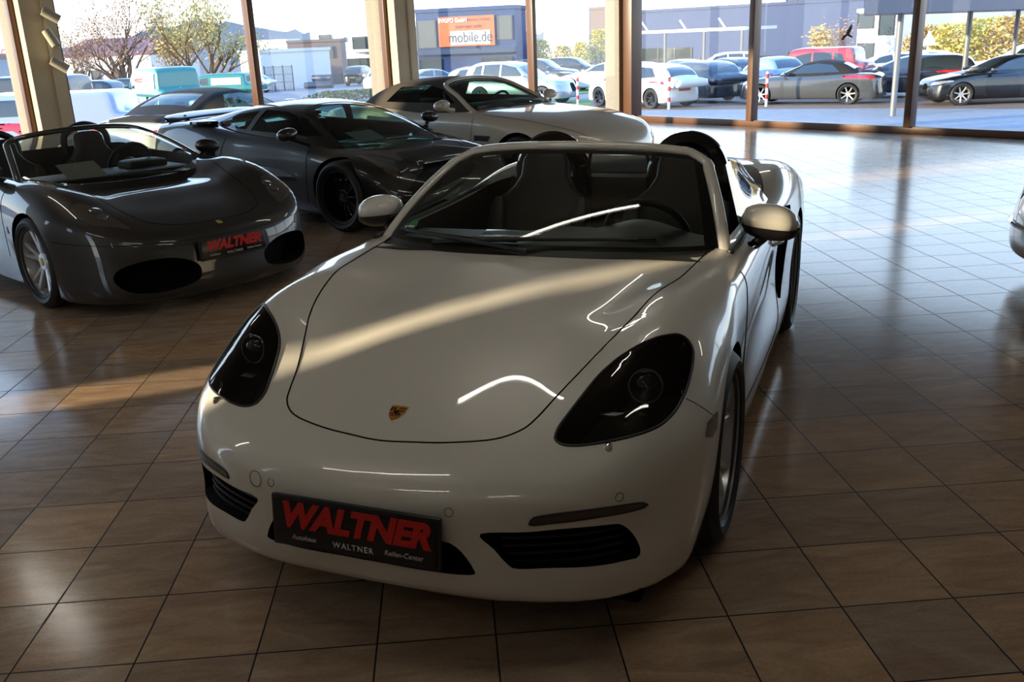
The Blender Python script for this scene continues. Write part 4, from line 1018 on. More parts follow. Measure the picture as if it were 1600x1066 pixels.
    # small dark horse-like mark inside the yellow badge
    mk = [(-.2, -.6), (-.1, -.2), (-.3, .1), (-.1, .35), (0, .7), (.15, .65), (.12, .3), (.35, .2), (.2, .0), (.25, -.5), (.12, -.5), (.05, -.15)]
    mb = MB(); mb.prism([h + n_ * .0038 + X * a * .015 + Y * c_ * .018 for a, c_ in mk], n_ * .0006); mb.build('badge_mark', M['gloss_black'], b, smooth=False)
    # windscreen
    open_screen(root, lambda u: Vector((-.10 - .22 * u * u - .16 * u ** 4, .77 * u, .765 + .02 * u * u)), lambda u: Vector((-1.02 - .13 * u * u, .57 * u, 1.13 - .045 * u * u - .02 * u ** 6)), 'grey_paint')
    mb = MB(); mb.box((-.80, 0, .735), (.52, 1.34, .12), bev=.05); mb.box((-.88, .38, .80), (.26, .34, .1), bev=.045); mb.box((-.46, 0, .70), (.34, .9, .08), bev=.03); mb.build('dashboard', M['leather'], root)
    mb = MB(); mb.box((-.58, -.26, .85), (.24, .30, .004), rot=Matrix.Rotation(.45, 3, 'Y'), bev=.001); mb.build('price_sheet', M['paper'], root)
    steering_wheel(root, (-1.10, .38, .80)); seat(root, -1.66, .38, .36, top=1.06); seat(root, -1.66, -.38, .36, top=1.06)
    ph = hit_end(S, 0, .36, 1)
    number_plate(root, (ph.x + .02, 0, .405), (0, 1, 0), (-.05, 0, 1), .50, .115)
    for (x, z, rt, w, rr) in ((0, .325, .325, .24, .245), (-2.6, .34, .34, .285, .25)):
        for s in (-1, 1): make_wheel(root, (x, s * (.955 - w / 2), z), s, rt, w, rr, 'twin5', M['alloy'], cap='yellow')
    mb = MB(); mb.box((-1.3, 0, .17), (4.0, 1.5, .08), bev=.02); mb.build('underbody', M['dark'], root)
    return C

def make_mirror(root, c, sg, m, foot, k=1.0, m2='black_plastic'):
    c = Vector(c); mb = MB(); P = []
    for i in range(13):
        t = -1 + 2 * i / 12; r_ = math.sqrt(max(0, 1 - abs(t) ** 2.4)); row = []
        for q in range(16):
            a = 2 * math.pi * q / 16; row.append(c + Vector((.075 * r_ * math.cos(a), sg * .11 * t, .06 * r_ * math.sin(a) - .01 * t)) * k)
        P.append(row + [row[0]])
    mb.grid(P); o = mb.build('wing_mirror', M[m], root, angle=None)
    mb = MB(); mb.tube([c + Vector((0, -sg * .03, -.04)) * k, Vector(foot)], [.02, .032], 8); mb.build('mirror_stalk', M[m2], o); return o

def open_screen(root, Wb, Wt, paint, fw=.026, glassm='screen'):
    def Wg(i, j, off=0):
        u = 2 * i - 1; p = Wb(u).lerp(Wt(u), j); n = Vector((.45, .25 * u, .85)).normalized(); return p + n * (.10 * j * (1 - j) + off)
    mb = MB(); mb.grid(gridsheet(lambda i, j: Wg(.01 + .98 * i, .01 + .98 * j), 32, 12)); mb.build('windscreen', M[glassm], root, angle=None)
    path = [Wg(0, t) for t in np.linspace(-.04, .95, 10)] + [Wg(t, 1.02) for t in np.linspace(.04, .96, 22)] + [Wg(1, t) for t in np.linspace(.95, -.04, 10)]
    path = curve_pts(path, 2); N_ = len(path); ring = []
    for i, p in enumerate(path):
        t = (path[min(i + 1, N_ - 1)] - path[max(i - 1, 0)]).normalized(); n = Vector((.42, .35 * p.y, .85)); n = (n - t * n.dot(t)).normalized(); q = t.cross(n)
        ring.append([p + q * fw * math.copysign(abs(math.cos(a)) ** .8, math.cos(a)) + n * fw * .65 * math.sin(a) for a in np.linspace(0, 2 * math.pi, 12, endpoint=False)])
    mb = MB(); mb.grid([r_ + [r_[0]] for r_ in ring]); mb.build('windscreen_frame', M[paint], root, angle=60)
    mb = MB(); mb.grid(gridsheet(lambda i, j: Wg(i, -.08 + .12 * j, .003), 24, 3)); mb.build('wiper_cowl', M['black_plastic'], root)
    mb = MB(); mb.tube([Wg(.75, .02, .012), Wg(.5, .09, .02), Wg(.12, .08, .012)], .007, 6); mb.build('wiper', M['black_plastic'], root)
M['paper'] = mat('printed_sheet', (.52, .50, .48), .6, noise=(45, (.40, .38, .37), (1, 4, 1)))

# ------------------------------------------------------------------ black coupe with a big rear wing
def build_black_coupe():
    C = make_car('black_supercar', -.98, 9.45, 320, 'black low wedge-shaped coupe with a rear wing, behind the grey open car', fo=.95, ro=.86, wb=2.56, hw=.95, ground_z=.12,
        deck=[(-3.45, .84), (-3.2, .93), (-2.7, .96), (-2.2, .93), (-1.7, .875), (-1.0, .84), (-.5, .80), (-.2, .76), (.1, .71), (.5, .62), (.8, .52), (1.0, .42)], crown=.03,
        side=[(.1, .92), (.3, .97), (.5, 1.0), (.68, .985), (.8, .94), (.95, .88), (1.1, .8)], plan=[(-3.45, .90), (-2.7, .995), (-2.3, 1.0), (-1.6, .955), (-.9, .95), (-.2, .985), (.3, .97), (.95, .86)],
        nose=[(.1, .06), (.2, .0), (.35, .02), (.5, .10), (.7, .28), (1.0, .5)], nround=.42, tround=.2,
        cab=[(.20, .68), (-.05, .775), (-.4, .915), (-.75, 1.035), (-1.1, 1.12), (-1.45, 1.15), (-1.85, 1.125), (-2.4, 1.04), (-3.0, .94), (-3.2, .90)], cabw=(.84, .53), cabplan=[(-3.2, .70), (-2.6, .85), (-1.8, .97), (-1.1, 1.0), (-.4, .95), (.20, .82)],
        paint='black_paint', rw=.335, tw=.24, rimr=.255, wheel='multi', rim='dark_alloy', n=(130, 60, 24), hollow=True,
        tub=dense([(-.30, 0), (-.40, .5), (-.9, .68), (-1.8, .66), (-2.0, .4), (-2.0, -.4), (-1.8, -.66), (-.9, -.68), (-.40, -.5)], 3),
        side_win=[[(-.44, .85), (-.80, 1.0), (-1.12, 1.07), (-1.45, 1.085), (-1.56, .885)], [(-1.64, .89), (-1.55, 1.075), (-1.9, 1.035), (-2.22, .95), (-2.15, .91)]],
        screen=[(-.06, -.66), (.05, -.3), (.08, 0), (.05, .3), (-.06, .66), (-1.0, .47), (-1.10, .2), (-1.12, 0), (-1.10, -.2), (-1.0, -.47)],
        backlight=[(-2.1, .36), (-2.1, -.36), (-2.5, -.38), (-2.5, .38)],
        grilles=[[(.28, .16), (.72, .17), (.80, .30), (.62, .34), (.30, .27)]], seats=[(-1.75, .36, .30, .98), (-1.75, -.36, .30, .98)], detail=True, glassm='screen_dark', arches=.03)
    S = C.surf; root = C.root
    near = C.trace([(555, 243), (572, 245), (604, 257), (629, 267), (649, 275), (647, 278), (620, 278), (604, 270), (579, 254)])
    near = [Vector(p) for p in near]
    for sg in (1, -1):
        P = near if sg < 0 else mir(near)
        if len(P) > 5: patch(S, P, 'headlight', M['steel_dark'], root, .004, .03)
        make_mirror(root, (-.60, sg * .98, .90), sg, 'black_paint', (-.50, sg * .80, .80), 1.0)
        seam(S, [(-.42, sg * .9, .80), (-.45, sg * .94, .5), (-.50, sg * .93, .22)], .003, 'door_gap', M['dark'], root)
        seam(S, [(-1.80, sg * .9, .86), (-1.85, sg * .94, .6), (-1.75, sg * .93, .25)], .003, 'door_gap', M['dark'], root)
        patch(S, [hit_side(S, a, b, sg) for a, b in subdiv([(-1.95, .70), (-2.12, .66), (-2.05, .42), (-1.92, .45)], 4)], 'side_intake', M['dark'], root, .004, .04, (0, sg, 0))
        mb = MB(); mb.box((-2.35, sg * .74, .945), (.30, .14, .05), rz=-sg * .25, bev=.022); mb.build('engine_scoop', M['gloss_black'], root)
        mb = MB(); mb.tube([(-3.02, sg * .50, .90), (-3.10, sg * .50, .985)], [.035, .022], 8); mb.build('wing_strut', M['black_paint'], root)
        seam(S, [(.78, sg * .42, .56), (.4, sg * .5, .64), (.1, sg * .60, .71)], .0025, 'bonnet_gap', M['dark'], root)
    mb = MB(); P = []
    for t in np.linspace(-1, 1, 25):
        e = math.sqrt(max(.0, 1 - abs(t) ** 6)); y = t * .74; c = Vector((-3.18 + .10 * t * t, y, .99 - .03 * abs(t) ** 3)); ch = .15 * (.35 + .65 * e)
        P.append([c + Vector((math.cos(a) * ch, 0, math.sin(a) * .017 + .05 * -math.cos(a) * .5)) for a in np.linspace(0, 2 * math.pi, 17)])
    mb.grid(P); mb.build('rear_wing', M['black_paint'], root, angle=50)
    mb = MB(); mb.box((-.30, -.26, .83), (.22, .34, .004), rot=Matrix.Rotation(.35, 3, 'Y'), bev=.001); mb.build('price_sheet', M['paper'], root)
    mb = MB(); mb.tube([hit_top(C.cabsurf, -.02, .55) + Vector((0, 0, .012)), hit_top(C.cabsurf, -.04, .1) + Vector((0, 0, .02)), hit_top(C.cabsurf, -.12, -.45) + Vector((0, 0, .012))], .010, 6); mb.build('wiper', M['black_plastic'], root)
    return C
M['steel_dark'] = mat('dark_headlight', (.17, .15, .13), .12, metal=.6, coat=1)
M['screen_dark'] = glass('tinted_window_glass', (.42, .58, .54), 1.5)

def build_silver_cabriolet():
    C = make_car('silver_cabriolet', .76, 10.98, 319, 'silver long-nosed convertible with closed brown-black roof, against the glass corner', fo=.90, ro=.98, wb=2.63, hw=.94, ground_z=.14,
        deck=[(-3.6, .82), (-3.3, .93), (-2.8, .98), (-2.2, .96), (-1.5, .94), (-.9, .935), (-.4, .91), (0, .87), (.4, .79), (.7, .69), (.95, .55)], crown=.07,
        plan=[(-3.6, .88), (-2.7, .99), (-2.4, 1.0), (-1.4, .96), (-.8, .965), (0, 1.0), (.4, .97), (.95, .86)], nose=[(.1, .06), (.25, 0), (.5, .02), (.7, .10), (1.0, .3)], nround=.42,
        cab=[(-.72, .92), (-.95, 1.03), (-1.25, 1.16), (-1.5, 1.235), (-1.8, 1.265), (-2.2, 1.25), (-2.55, 1.16), (-2.85, 1.02), (-2.95, .96)], cabw=(.80, .56), cabplan=[(-2.95, .80), (-2.4, .95), (-1.7, 1.0), (-1.1, .97), (-.72, .90)],
        paint='silver_paint', roofm='cream_top', rw=.34, tw=.25, rimr=.25, wheel='multi', rim='dark_alloy', n=(110, 50, 20), hollow=True,
        tub=dense([(-.95, 0), (-1.0, .5), (-1.3, .66), (-2.1, .64), (-2.3, .4), (-2.3, -.4), (-2.1, -.64), (-1.3, -.66), (-1.0, -.5)], 3),
        side_win=[[(-1.10, .99), (-1.38, 1.14), (-1.62, 1.19), (-2.1, 1.17), (-2.28, 1.0)]],
        screen=[(-.86, -.66), (-.78, -.3), (-.76, 0), (-.78, .3), (-.86, .66), (-1.40, .50), (-1.47, .2), (-1.48, 0), (-1.47, -.2), (-1.40, -.50)],
        backlight=[(-2.5, .32), (-2.5, -.32), (-2.72, -.36), (-2.72, .36)],
        grilles=[[(.0, .22), (.4, .24), (.36, .42), (.0, .42)], [(.5, .2), (.8, .2), (.8, .3), (.5, .28)]], lamps=[[(.55, .60), (.78, .62), (.84, .56), (.72, .52), (.56, .54)]], seats=[(-2.0, .36, .38, 1.10), (-2.0, -.36, .38, 1.10)], detail=True, glassm='screen_dark')
    S = C.surf; K = C.cabsurf; root = C.root
    P = [hit_top(K, -.80, .70), hit_top(K, -.95, .68), hit_top(K, -1.15, .62), hit_top(K, -1.38, .56), hit_top(K, -1.48, .44), hit_top(K, -1.52, .2), hit_top(K, -1.53, 0)]
    P = P + [Vector((p.x, -p.y, p.z)) for p in P[::-1][1:]]
    mb = MB(); mb.tube(curve_pts(P, 4), .032, 8); mb.build('windscreen_frame', M['silver_paint'], root)
    for sg in (1, -1):
        o = make_mirror(root, (-1.05, sg * 1.0, .99), sg, 'silver_paint', (-1.02, sg * .84, .92), 1.0, 'silver_paint')
        mb = MB(); mb.box((-.965, sg * 1.02, 1.0), (.012, .12, .012), bev=.004); mb.build('indicator_lens', M['gloss_black'], o)
        seam(S, [(-.70, sg * .9, .92), (-.72, sg * .94, .6), (-.78, sg * .93, .25)], .003, 'door_gap', M['dark'], root)
        seam(S, [(.70, sg * .60, .69), (.3, sg * .74, .80), (-.2, sg * .80, .88), (-.6, sg * .80, .92)], .003, 'bonnet_gap', M['dark'], root)
        patch(S, [hit_side(S, a, b, sg) for a, b in subdiv([(-.40, .66), (-.66, .66), (-.66, .60), (-.44, .60)], 3)], 'wing_vent', M['black_plastic'], root, .004, .04, (0, sg, 0))
    mb = MB(); mb.tube([hit_top(K, -.80, .5) + Vector((0, 0, .012)), hit_top(K, -.84, .1) + Vector((0, 0, .02)), hit_top(K, -.9, -.45) + Vector((0, 0, .012))], .008, 6); mb.build('wiper', M['black_plastic'], root)
    return C

def build_edge_car():
    C = make_car('silver_saloon', 4.27, 5.72, 178, 'silver car whose nose just enters at the right edge', fo=.92, ro=1.0, wb=2.7, hw=.90, ground_z=.16,
        deck=[(-3.7, .85), (-3.3, .98), (-2.6, 1.0), (-1.5, .97), (-.6, .95), (0, .90), (.4, .82), (.7, .72), (.95, .6)], nose=[(.1, .08), (.25, 0), (.42, .01), (.55, .05), (.75, .12), (1.0, .3)], nround=.5,
        cab=[(-.4, .93), (-1.0, 1.22), (-1.5, 1.36), (-2.1, 1.38), (-2.8, 1.25), (-3.3, 1.0)], cabw=(.78, .58), paint='silver_saloon_paint', wheel='star', n=(80, 40, 16),
        side_win=[[(-.95, 1.0), (-1.35, 1.24), (-2.1, 1.29), (-2.7, 1.2), (-2.9, 1.02)]], screen=[(-.55, -.62), (-.5, 0), (-.55, .62), (-1.15, .5), (-1.2, 0), (-1.15, -.5)],
        grilles=[[(.0, .44), (.30, .46), (.26, .60), (.0, .60)], [(.0, .20), (.6, .22), (.5, .32), (.0, .32)]], lamps=[[(.42, .60), (.60, .68), (.80, .68), (.86, .60), (.70, .53), (.45, .53)]], mirrors=(-.75, 1.02, .86))
    mb = MB(); h = hit_end(C.surf, 0, .38, 1); mb.tube([Vector((hit_end(C.surf, y_, .38, 1).x + .012, y_, .38)) for y_ in np.linspace(-.78, .78, 18)], .014, 6); mb.build('bumper_chrome_strip', M['chrome'], C.root)
M['silver_saloon_paint'] = mat('light_silver_paint', (.42, .42, .42), .28, metal=.7, coat=1)

# ------------------------------------------------------------------ outside: ground that falls away from the building
SLOPE = .020
def gz(d):
    t = min(1, max(0, (d - 13) / 7)); return -SLOPE * d * t * t * (3 - 2 * t) - .10
def gh(x, y): return gz(math.hypot(x, y))
def gpt(px, py):
    v = Vector(ray(px, py)); h = math.hypot(v.x, v.y); lo, hi = 5 / h, 390 / h
    for _ in range(50):
        t = (lo + hi) / 2
        if EYE + v.z * t > gz(h * t): lo = t
        else: hi = t
    return Vector((v.x * t, v.y * t, gz(h * t)))
def rpt(px, d, z=None):
    """ground point in the direction of image column px (taken at the horizon) at horizontal distance d"""
    v = Vector(ray(px, 70)); k = d / math.hypot(v.x, v.y); return Vector((v.x * k, v.y * k, gz(d) if z is None else z))
def rz(px, py, d):
    v = Vector(ray(px, py)); k = d / math.hypot(v.x, v.y); return EYE + v.z * k
KINDS = {
 'hatch': dict(fo=.88, ro=.72, wb=2.65, hw=.90, ground_z=.20, deck=[(-3.4, .90), (-3.0, .94), (-1.5, .93), (-.5, .92), (0, .88), (.5, .80), (.9, .66)],
    cab=[(-.35, .92), (-.9, 1.20), (-1.35, 1.38), (-1.9, 1.43), (-2.7, 1.38), (-3.15, 1.22), (-3.38, .95)], cabw=(.82, .60), side_win=[[(-.85, .97), (-1.25, 1.27), (-1.75, 1.34), (-1.80, .96)], [(-1.88, .96), (-1.84, 1.34), (-2.5, 1.30), (-2.75, 1.02)]],
    screen=[(-.45, -.64), (-.42, 0), (-.45, .64), (-1.1, .5), (-1.15, 0), (-1.1, -.5)], backlight=[(-2.98, .5), (-2.98, -.5), (-3.30, -.58), (-3.30, .58)], tails=[[(.45, .78), (.80, .80), (.82, .88), (.6, .88), (.45, .84)]],
    lamps=[[(.45, .62), (.8, .66), (.82, .74), (.5, .70)]], grilles=[[(.0, .28), (.5, .30), (.45, .42), (.0, .42)]], mirrors=(-.72, 1.0, .86)),
 'saloon': dict(fo=.85, ro=1.05, wb=2.76, hw=.90, ground_z=.19, deck=[(-3.75, .88), (-3.4, .99), (-2.9, 1.0), (-1.5, .95), (-.5, .93), (0, .88), (.5, .79), (.9, .66)],
    cab=[(-.4, .93), (-1.0, 1.20), (-1.5, 1.36), (-2.0, 1.40), (-2.5, 1.34), (-3.1, 1.12), (-3.35, 1.0)], cabw=(.80, .58), side_win=[[(-.92, .98), (-1.3, 1.24), (-1.8, 1.32), (-1.85, .98)], [(-1.93, .98), (-1.9, 1.31), (-2.4, 1.27), (-2.85, 1.04)]],
    screen=[(-.5, -.62), (-.46, 0), (-.5, .62), (-1.15, .5), (-1.2, 0), (-1.15, -.5)], backlight=[(-2.75, .46), (-2.75, -.46), (-3.15, -.56), (-3.15, .56)], tails=[[(.50, .72), (.82, .76), (.82, .86), (.5, .86)]],
    lamps=[[(.45, .60), (.8, .66), (.82, .74), (.5, .68)]], grilles=[[(.0, .46), (.28, .48), (.24, .62), (.0, .62)]], mirrors=(-.75, 1.02, .86)),
 'open': dict(fo=.82, ro=1.0, wb=2.76, hw=.90, ground_z=.18, deck=[(-3.7, .86), (-3.4, .96), (-2.9, .98), (-1.5, .93), (-.5, .92), (0, .87), (.5, .78), (.9, .65)],
    cab=[(-.45, .92), (-1.0, 1.16), (-1.5, 1.33), (-1.9, 1.37), (-2.4, 1.30), (-2.9, 1.08), (-3.1, .98)], cabw=(.78, .56), side_win=[[(-.95, .97), (-1.3, 1.20), (-1.75, 1.27), (-2.2, 1.22), (-2.45, 1.0)]],
    screen=[(-.55, -.60), (-.5, 0), (-.55, .60), (-1.2, .46), (-1.25, 0), (-1.2, -.46)], backlight=[(-2.5, .40), (-2.5, -.40), (-2.85, -.46), (-2.85, .46)], tails=[[(.46, .74), (.82, .78), (.84, .88), (.5, .86)]],
    lamps=[[(.45, .60), (.8, .66), (.82, .74), (.5, .68)]], grilles=[[(.0, .46), (.28, .48), (.24, .62), (.0, .62)]], mirrors=(-.8, .98, .86)),
 'estate': dict(fo=.85, ro=1.0, wb=2.8, hw=.90, ground_z=.19, deck=[(-3.8, .92), (-3.4, .96), (-1.5, .94), (-.5, .93), (0, .88), (.5, .79), (.9, .66)],
    cab=[(-.4, .93), (-1.0, 1.20), (-1.5, 1.37), (-2.0, 1.43), (-3.0, 1.41), (-3.5, 1.28), (-3.76, .98)], cabw=(.81, .60), side_win=[[(-.92, .98), (-1.3, 1.25), (-1.8, 1.34), (-1.85, .98)], [(-1.93, .98), (-1.9, 1.34), (-2.6, 1.33), (-2.6, 1.0)], [(-2.68, 1.0), (-2.68, 1.32), (-3.1, 1.27), (-3.3, 1.05)]],
    screen=[(-.5, -.62), (-.46, 0), (-.5, .62), (-1.15, .5), (-1.2, 0), (-1.15, -.5)], backlight=[(-3.42, .5), (-3.42, -.5), (-3.68, -.58), (-3.68, .58)], tails=[[(.45, .76), (.82, .80), (.84, .90), (.5, .88)]],
    lamps=[[(.45, .60), (.8, .66), (.82, .74), (.5, .68)]], grilles=[[(.0, .46), (.28, .48), (.24, .62), (.0, .62)]], mirrors=(-.75, 1.02, .86)),
 'suv': dict(fo=.88, ro=.92, wb=2.75, hw=.93, ground_z=.26, rw=.37, deck=[(-3.6, 1.0), (-3.2, 1.08), (-1.5, 1.07), (-.5, 1.06), (0, 1.02), (.5, .95), (.9, .80)],
    cab=[(-.4, 1.06), (-.9, 1.34), (-1.3, 1.58), (-1.9, 1.67), (-2.9, 1.66), (-3.35, 1.52), (-3.6, 1.1)], cabw=(.84, .66), side_win=[[(-.85, 1.12), (-1.2, 1.45), (-1.8, 1.57), (-1.82, 1.12)], [(-1.9, 1.12), (-1.88, 1.57), (-2.6, 1.56), (-2.65, 1.14)], [(-2.73, 1.15), (-2.7, 1.55), (-3.0, 1.5), (-3.15, 1.2)]],
    screen=[(-.48, -.66), (-.45, 0), (-.48, .66), (-1.1, .56), (-1.14, 0), (-1.1, -.56)], backlight=[(-3.25, .55), (-3.25, -.55), (-3.50, -.62), (-3.50, .62)], tails=[[(.55, .92), (.86, .94), (.88, 1.04), (.6, 1.04)]],
    lamps=[[(.5, .74), (.84, .78), (.86, .88), (.55, .84)]], grilles=[[(.0, .50), (.36, .52), (.34, .78), (.0, .78)]], mirrors=(-.72, 1.15, .88)),
 'van': dict(fo=.90, ro=1.1, wb=3.2, hw=.98, ground_z=.25, deck=[(-4.3, 1.1), (-2.5, 1.12), (-.3, 1.12), (.2, 1.05), (.6, .95), (.92, .8)],
    cab=[(-.0, 1.10), (-.5, 1.55), (-.95, 1.90), (-1.5, 1.97), (-3.9, 1.97), (-4.2, 1.90), (-4.28, 1.1)], cabw=(.92, .84), cabplan=[(-4.28, .97), (-3, 1), (-1, 1), (0, .9)], side_win=[[(-.5, 1.2), (-.85, 1.62), (-1.4, 1.68), (-1.42, 1.2)]],
    screen=[(-.1, -.72), (-.05, 0), (-.1, .72), (-.75, .66), (-.8, 0), (-.75, -.66)], tails=[[(.80, .9), (.90, .9), (.90, 1.1), (.82, 1.1)]], lamps=[[(.5, .7), (.84, .74), (.86, .9), (.6, .86)]], grilles=[[(.0, .5), (.4, .5), (.4, .6), (.0, .6)]], mirrors=(-.6, 1.3, .98)),
}
def ext_car(kind, name, px, py, deg, label, paint, anchor='mid', group='parked cars outside', d=None, **kw):
    """anchor: which point of the car stands at the given ground point: front wheel, rear wheel or middle"""
    k = dict(KINDS[kind])
    if kind in ('hatch', 'estate', 'suv'): zz = .12 if kind == 'suv' else 0; k['tail'] = [(.1, .06), (.3, 0), (.6 + zz, .02), (.78 + zz, .07), (.92 + zz, .16), (1.2 + zz, .3)]
    k.update(kw); k.setdefault('n', (46, 22, 10)); k.setdefault('rim', 'far_alloy')
    p = gpt(px, py) if d is None else rpt(px, d); ax = {'mid': -k['wb'] / 2, 'front': 0, 'rear': -k['wb'], 'tail': -k['wb'] - k['ro'], 'nose': k['fo']}[anchor]; a = R(deg)
    x = p.x - ax * math.cos(a); y = p.y - ax * math.sin(a)
    return make_car(name, x, y, deg, label, 'car' if kind != 'van' else 'van', group, z=gh(p.x, p.y), paint=paint, **k)
for _n, _c, _mt in (('far_white', (.72, .72, .70), 0), ('far_silver', (.42, .44, .46), .4), ('far_black', (.004, .004, .005), .0), ('far_dark', (.03, .036, .05), .3), ('far_grey', (.09, .095, .10), .4), ('far_red', (.32, .03, .04), .1), ('far_teal', (.01, .17, .15), 0), ('far_blue', (.22, .32, .50), .1), ('far_shade', (.36, .39, .48), .0)):  # far_shade: white pickup paint with its shaded side's blue-grey put into the colour
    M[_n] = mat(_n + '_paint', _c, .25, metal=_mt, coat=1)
M['far_alloy'] = mat('bright_alloy', (.5, .5, .5), .3, metal=.6)
M['red_plate'] = mat('plate_red', (.35, .02, .02), .4)
def fsl(name, poly, m, parent, th=.02): 
    pass
def face_frame(a, b):
    """frame on a facade from ground point a to b: X along, Z up, N towards the camera"""
    X = (b - a); X.z = 0; L = X.length; X.normalize(); N_ = Vector((X.y, -X.x, 0))
    if N_.dot(-a) < 0: N_ = -N_
    return X, N_, L
def building(name, a, b, h, depth, m, label, wins=(), z0=None, extra=(), wm='facade_glass', roof=None, category='building', group='buildings beyond the car park'):
    z0 = min(a.z, b.z) - .2 if z0 is None else z0; X, N_, L = face_frame(a, b); r_ = empty(name, (a.x, a.y, z0), 0, label, category, group); o = Vector((a.x, a.y, z0))
    def bx(x0, x1, za, zb, d0, d1, nm, mm, par=r_):
        mb = MB(); rot = Matrix([[X[i], N_[i], (0, 0, 1)[i]] for i in range(3)]); c = X * (x0 + x1) / 2 + N_ * (d0 + d1) / 2 + Vector((0, 0, (za + zb) / 2)); mb.box(c, (abs(x1 - x0), abs(d1 - d0), zb - za), rot=rot); return mb.build(nm, mm, par, smooth=False)
    bx(0, L, 0, h - z0, -depth, 0, 'walls', M[m])
    bx(-.1, L + .1, h - z0, h - z0 + .25, -depth - .1, .1, 'parapet', M[roof or m])
    for w in wins:
        fr = bx(w[0] * L, w[1] * L, (h - z0) * w[2], (h - z0) * w[3], -.05, .06, 'window', M[wm]); nn = max(1, int(round((w[1] - w[0]) * L / 1.6)))
        for q in range(nn + 1):
            xx = w[0] * L + (w[1] - w[0]) * L * q / nn; bx(xx - .05, xx + .05, (h - z0) * w[2], (h - z0) * w[3], .06, .10, 'glazing_bar', M['far_dark'], fr)
    for e_ in extra: bx(e_[0] * L, e_[1] * L, (h - z0) * e_[2], (h - z0) * e_[3], e_[4], e_[5], e_[6], M[e_[7]])
    return r_, X, N_, L, o
def tree(px, d, top_py, spread, label, leaf, seed, wide=1.0, n_leaf=2600, trunk=.22, lsize=.16, bare=.3, name='tree', group='trees outside', base=None, kind='tree', lean=0):
    rnd = random.Random(seed); p = rpt(px, d, base); H = rz(px, top_py, d) - p.z
    r_ = empty(name, p, 0, label, kind, group); mb = MB(); tips = []
    def grow(q, dr, L, r, lv):
        n_ = 4; P = [q.copy()]; Rr = [r]
        for i in range(n_):
            dr = (dr + Vector((rnd.gauss(0, .13), rnd.gauss(0, .13), rnd.gauss(.03, .06)))).normalized(); q = q + dr * L / n_; P.append(q.copy()); Rr.append(r * (1 - .45 * (i + 1) / n_))
        mb.tube(P, Rr, 5 if lv < 2 else 4, cap=False)
        if lv >= 2: tips.extend(P[1:])
        if lv >= 4: return
        for _ in range(rnd.randint(3, 4) if lv < 3 else 3):
            k = rnd.randint(2, n_) if lv else rnd.randint(1, n_); a = rnd.uniform(0, 2 * math.pi); t = rnd.uniform(.45, .95)
            nd = (dr + Vector((math.cos(a) * t * spread, math.sin(a) * t * spread, rnd.uniform(-.05, .35)))).normalized(); grow(P[k], nd, L * rnd.uniform(.58, .8), Rr[k] * .62, lv + 1)
    for k in range(3): grow(Vector((rnd.uniform(-.3, .3), rnd.uniform(-.3, .3), 0)), Vector((rnd.uniform(-.4, .4), rnd.uniform(-.4, .4), 1)).normalized(), H * .40, trunk * rnd.uniform(.7, 1), 0)
    mx = max(t.z for t in tips); k = H / mx; mb.v = [Vector((v.x * k * wide, v.y * k, v.z * k)) for v in mb.v]
    mb.build('branches', M['bark'], r_, fix=False, angle=None)
    lf = MB()
    for _ in range(n_leaf):
        c = rnd.choice(tips) * k; c.x *= wide; c += Vector((rnd.gauss(0, .28), rnd.gauss(0, .28), rnd.gauss(0, .25)))
        u = Vector((rnd.gauss(0, 1), rnd.gauss(0, 1), rnd.gauss(0, 1))).normalized(); w = u.orthogonal().normalized(); s = lsize * rnd.uniform(.5, 1.1)
        lf.add([c + u * s, c + w * s * .45, c - u * s, c - w * s * .45], [(0, 1, 2, 3)])
    lf.build('foliage', M[leaf], r_, fix=False, smooth=False); return r_
def bush(p, rx, ry, h, label, leaf, seed, n=900, ls=.10, name='shrub', group='shrubs outside', rz_=0, cat='shrub'):
    rnd = random.Random(seed); r_ = empty(name, p, rz_, label, cat, group); lf = MB(); br = MB()
    for _ in range(n):
        a = rnd.uniform(0, 2 * math.pi); b = rnd.random() ** .5; z = rnd.random() ** .7; q = math.sqrt(max(0, 1 - (z * .9) ** 2.5)); c = Vector((rx * b * q * math.cos(a), ry * b * q * math.sin(a), h * z))
        u = Vector((rnd.gauss(0, 1), rnd.gauss(0, 1), rnd.gauss(0, 1))).normalized(); w = u.orthogonal().normalized(); s = ls * rnd.uniform(.5, 1.2)
        lf.add([c + u * s, c + w * s * .5, c - u * s, c - w * s * .5], [(0, 1, 2, 3)])
    for _ in range(14):
        a = rnd.uniform(0, 6.28); br.tube([(0, 0, 0), (rx * .5 * math.cos(a), ry * .5 * math.sin(a), h * .5), (rx * .8 * math.cos(a), ry * .8 * math.sin(a), h * rnd.uniform(.6, .95))], [.02, .015, .006], 4, cap=False)
    br.build('stems', M['bark'], r_, fix=False, angle=None); lf.build('foliage', M[leaf], r_, fix=False, smooth=False); return r_

build_white_roadster()
build_grey_spider()
build_black_coupe()
build_silver_cabriolet()
build_edge_car()

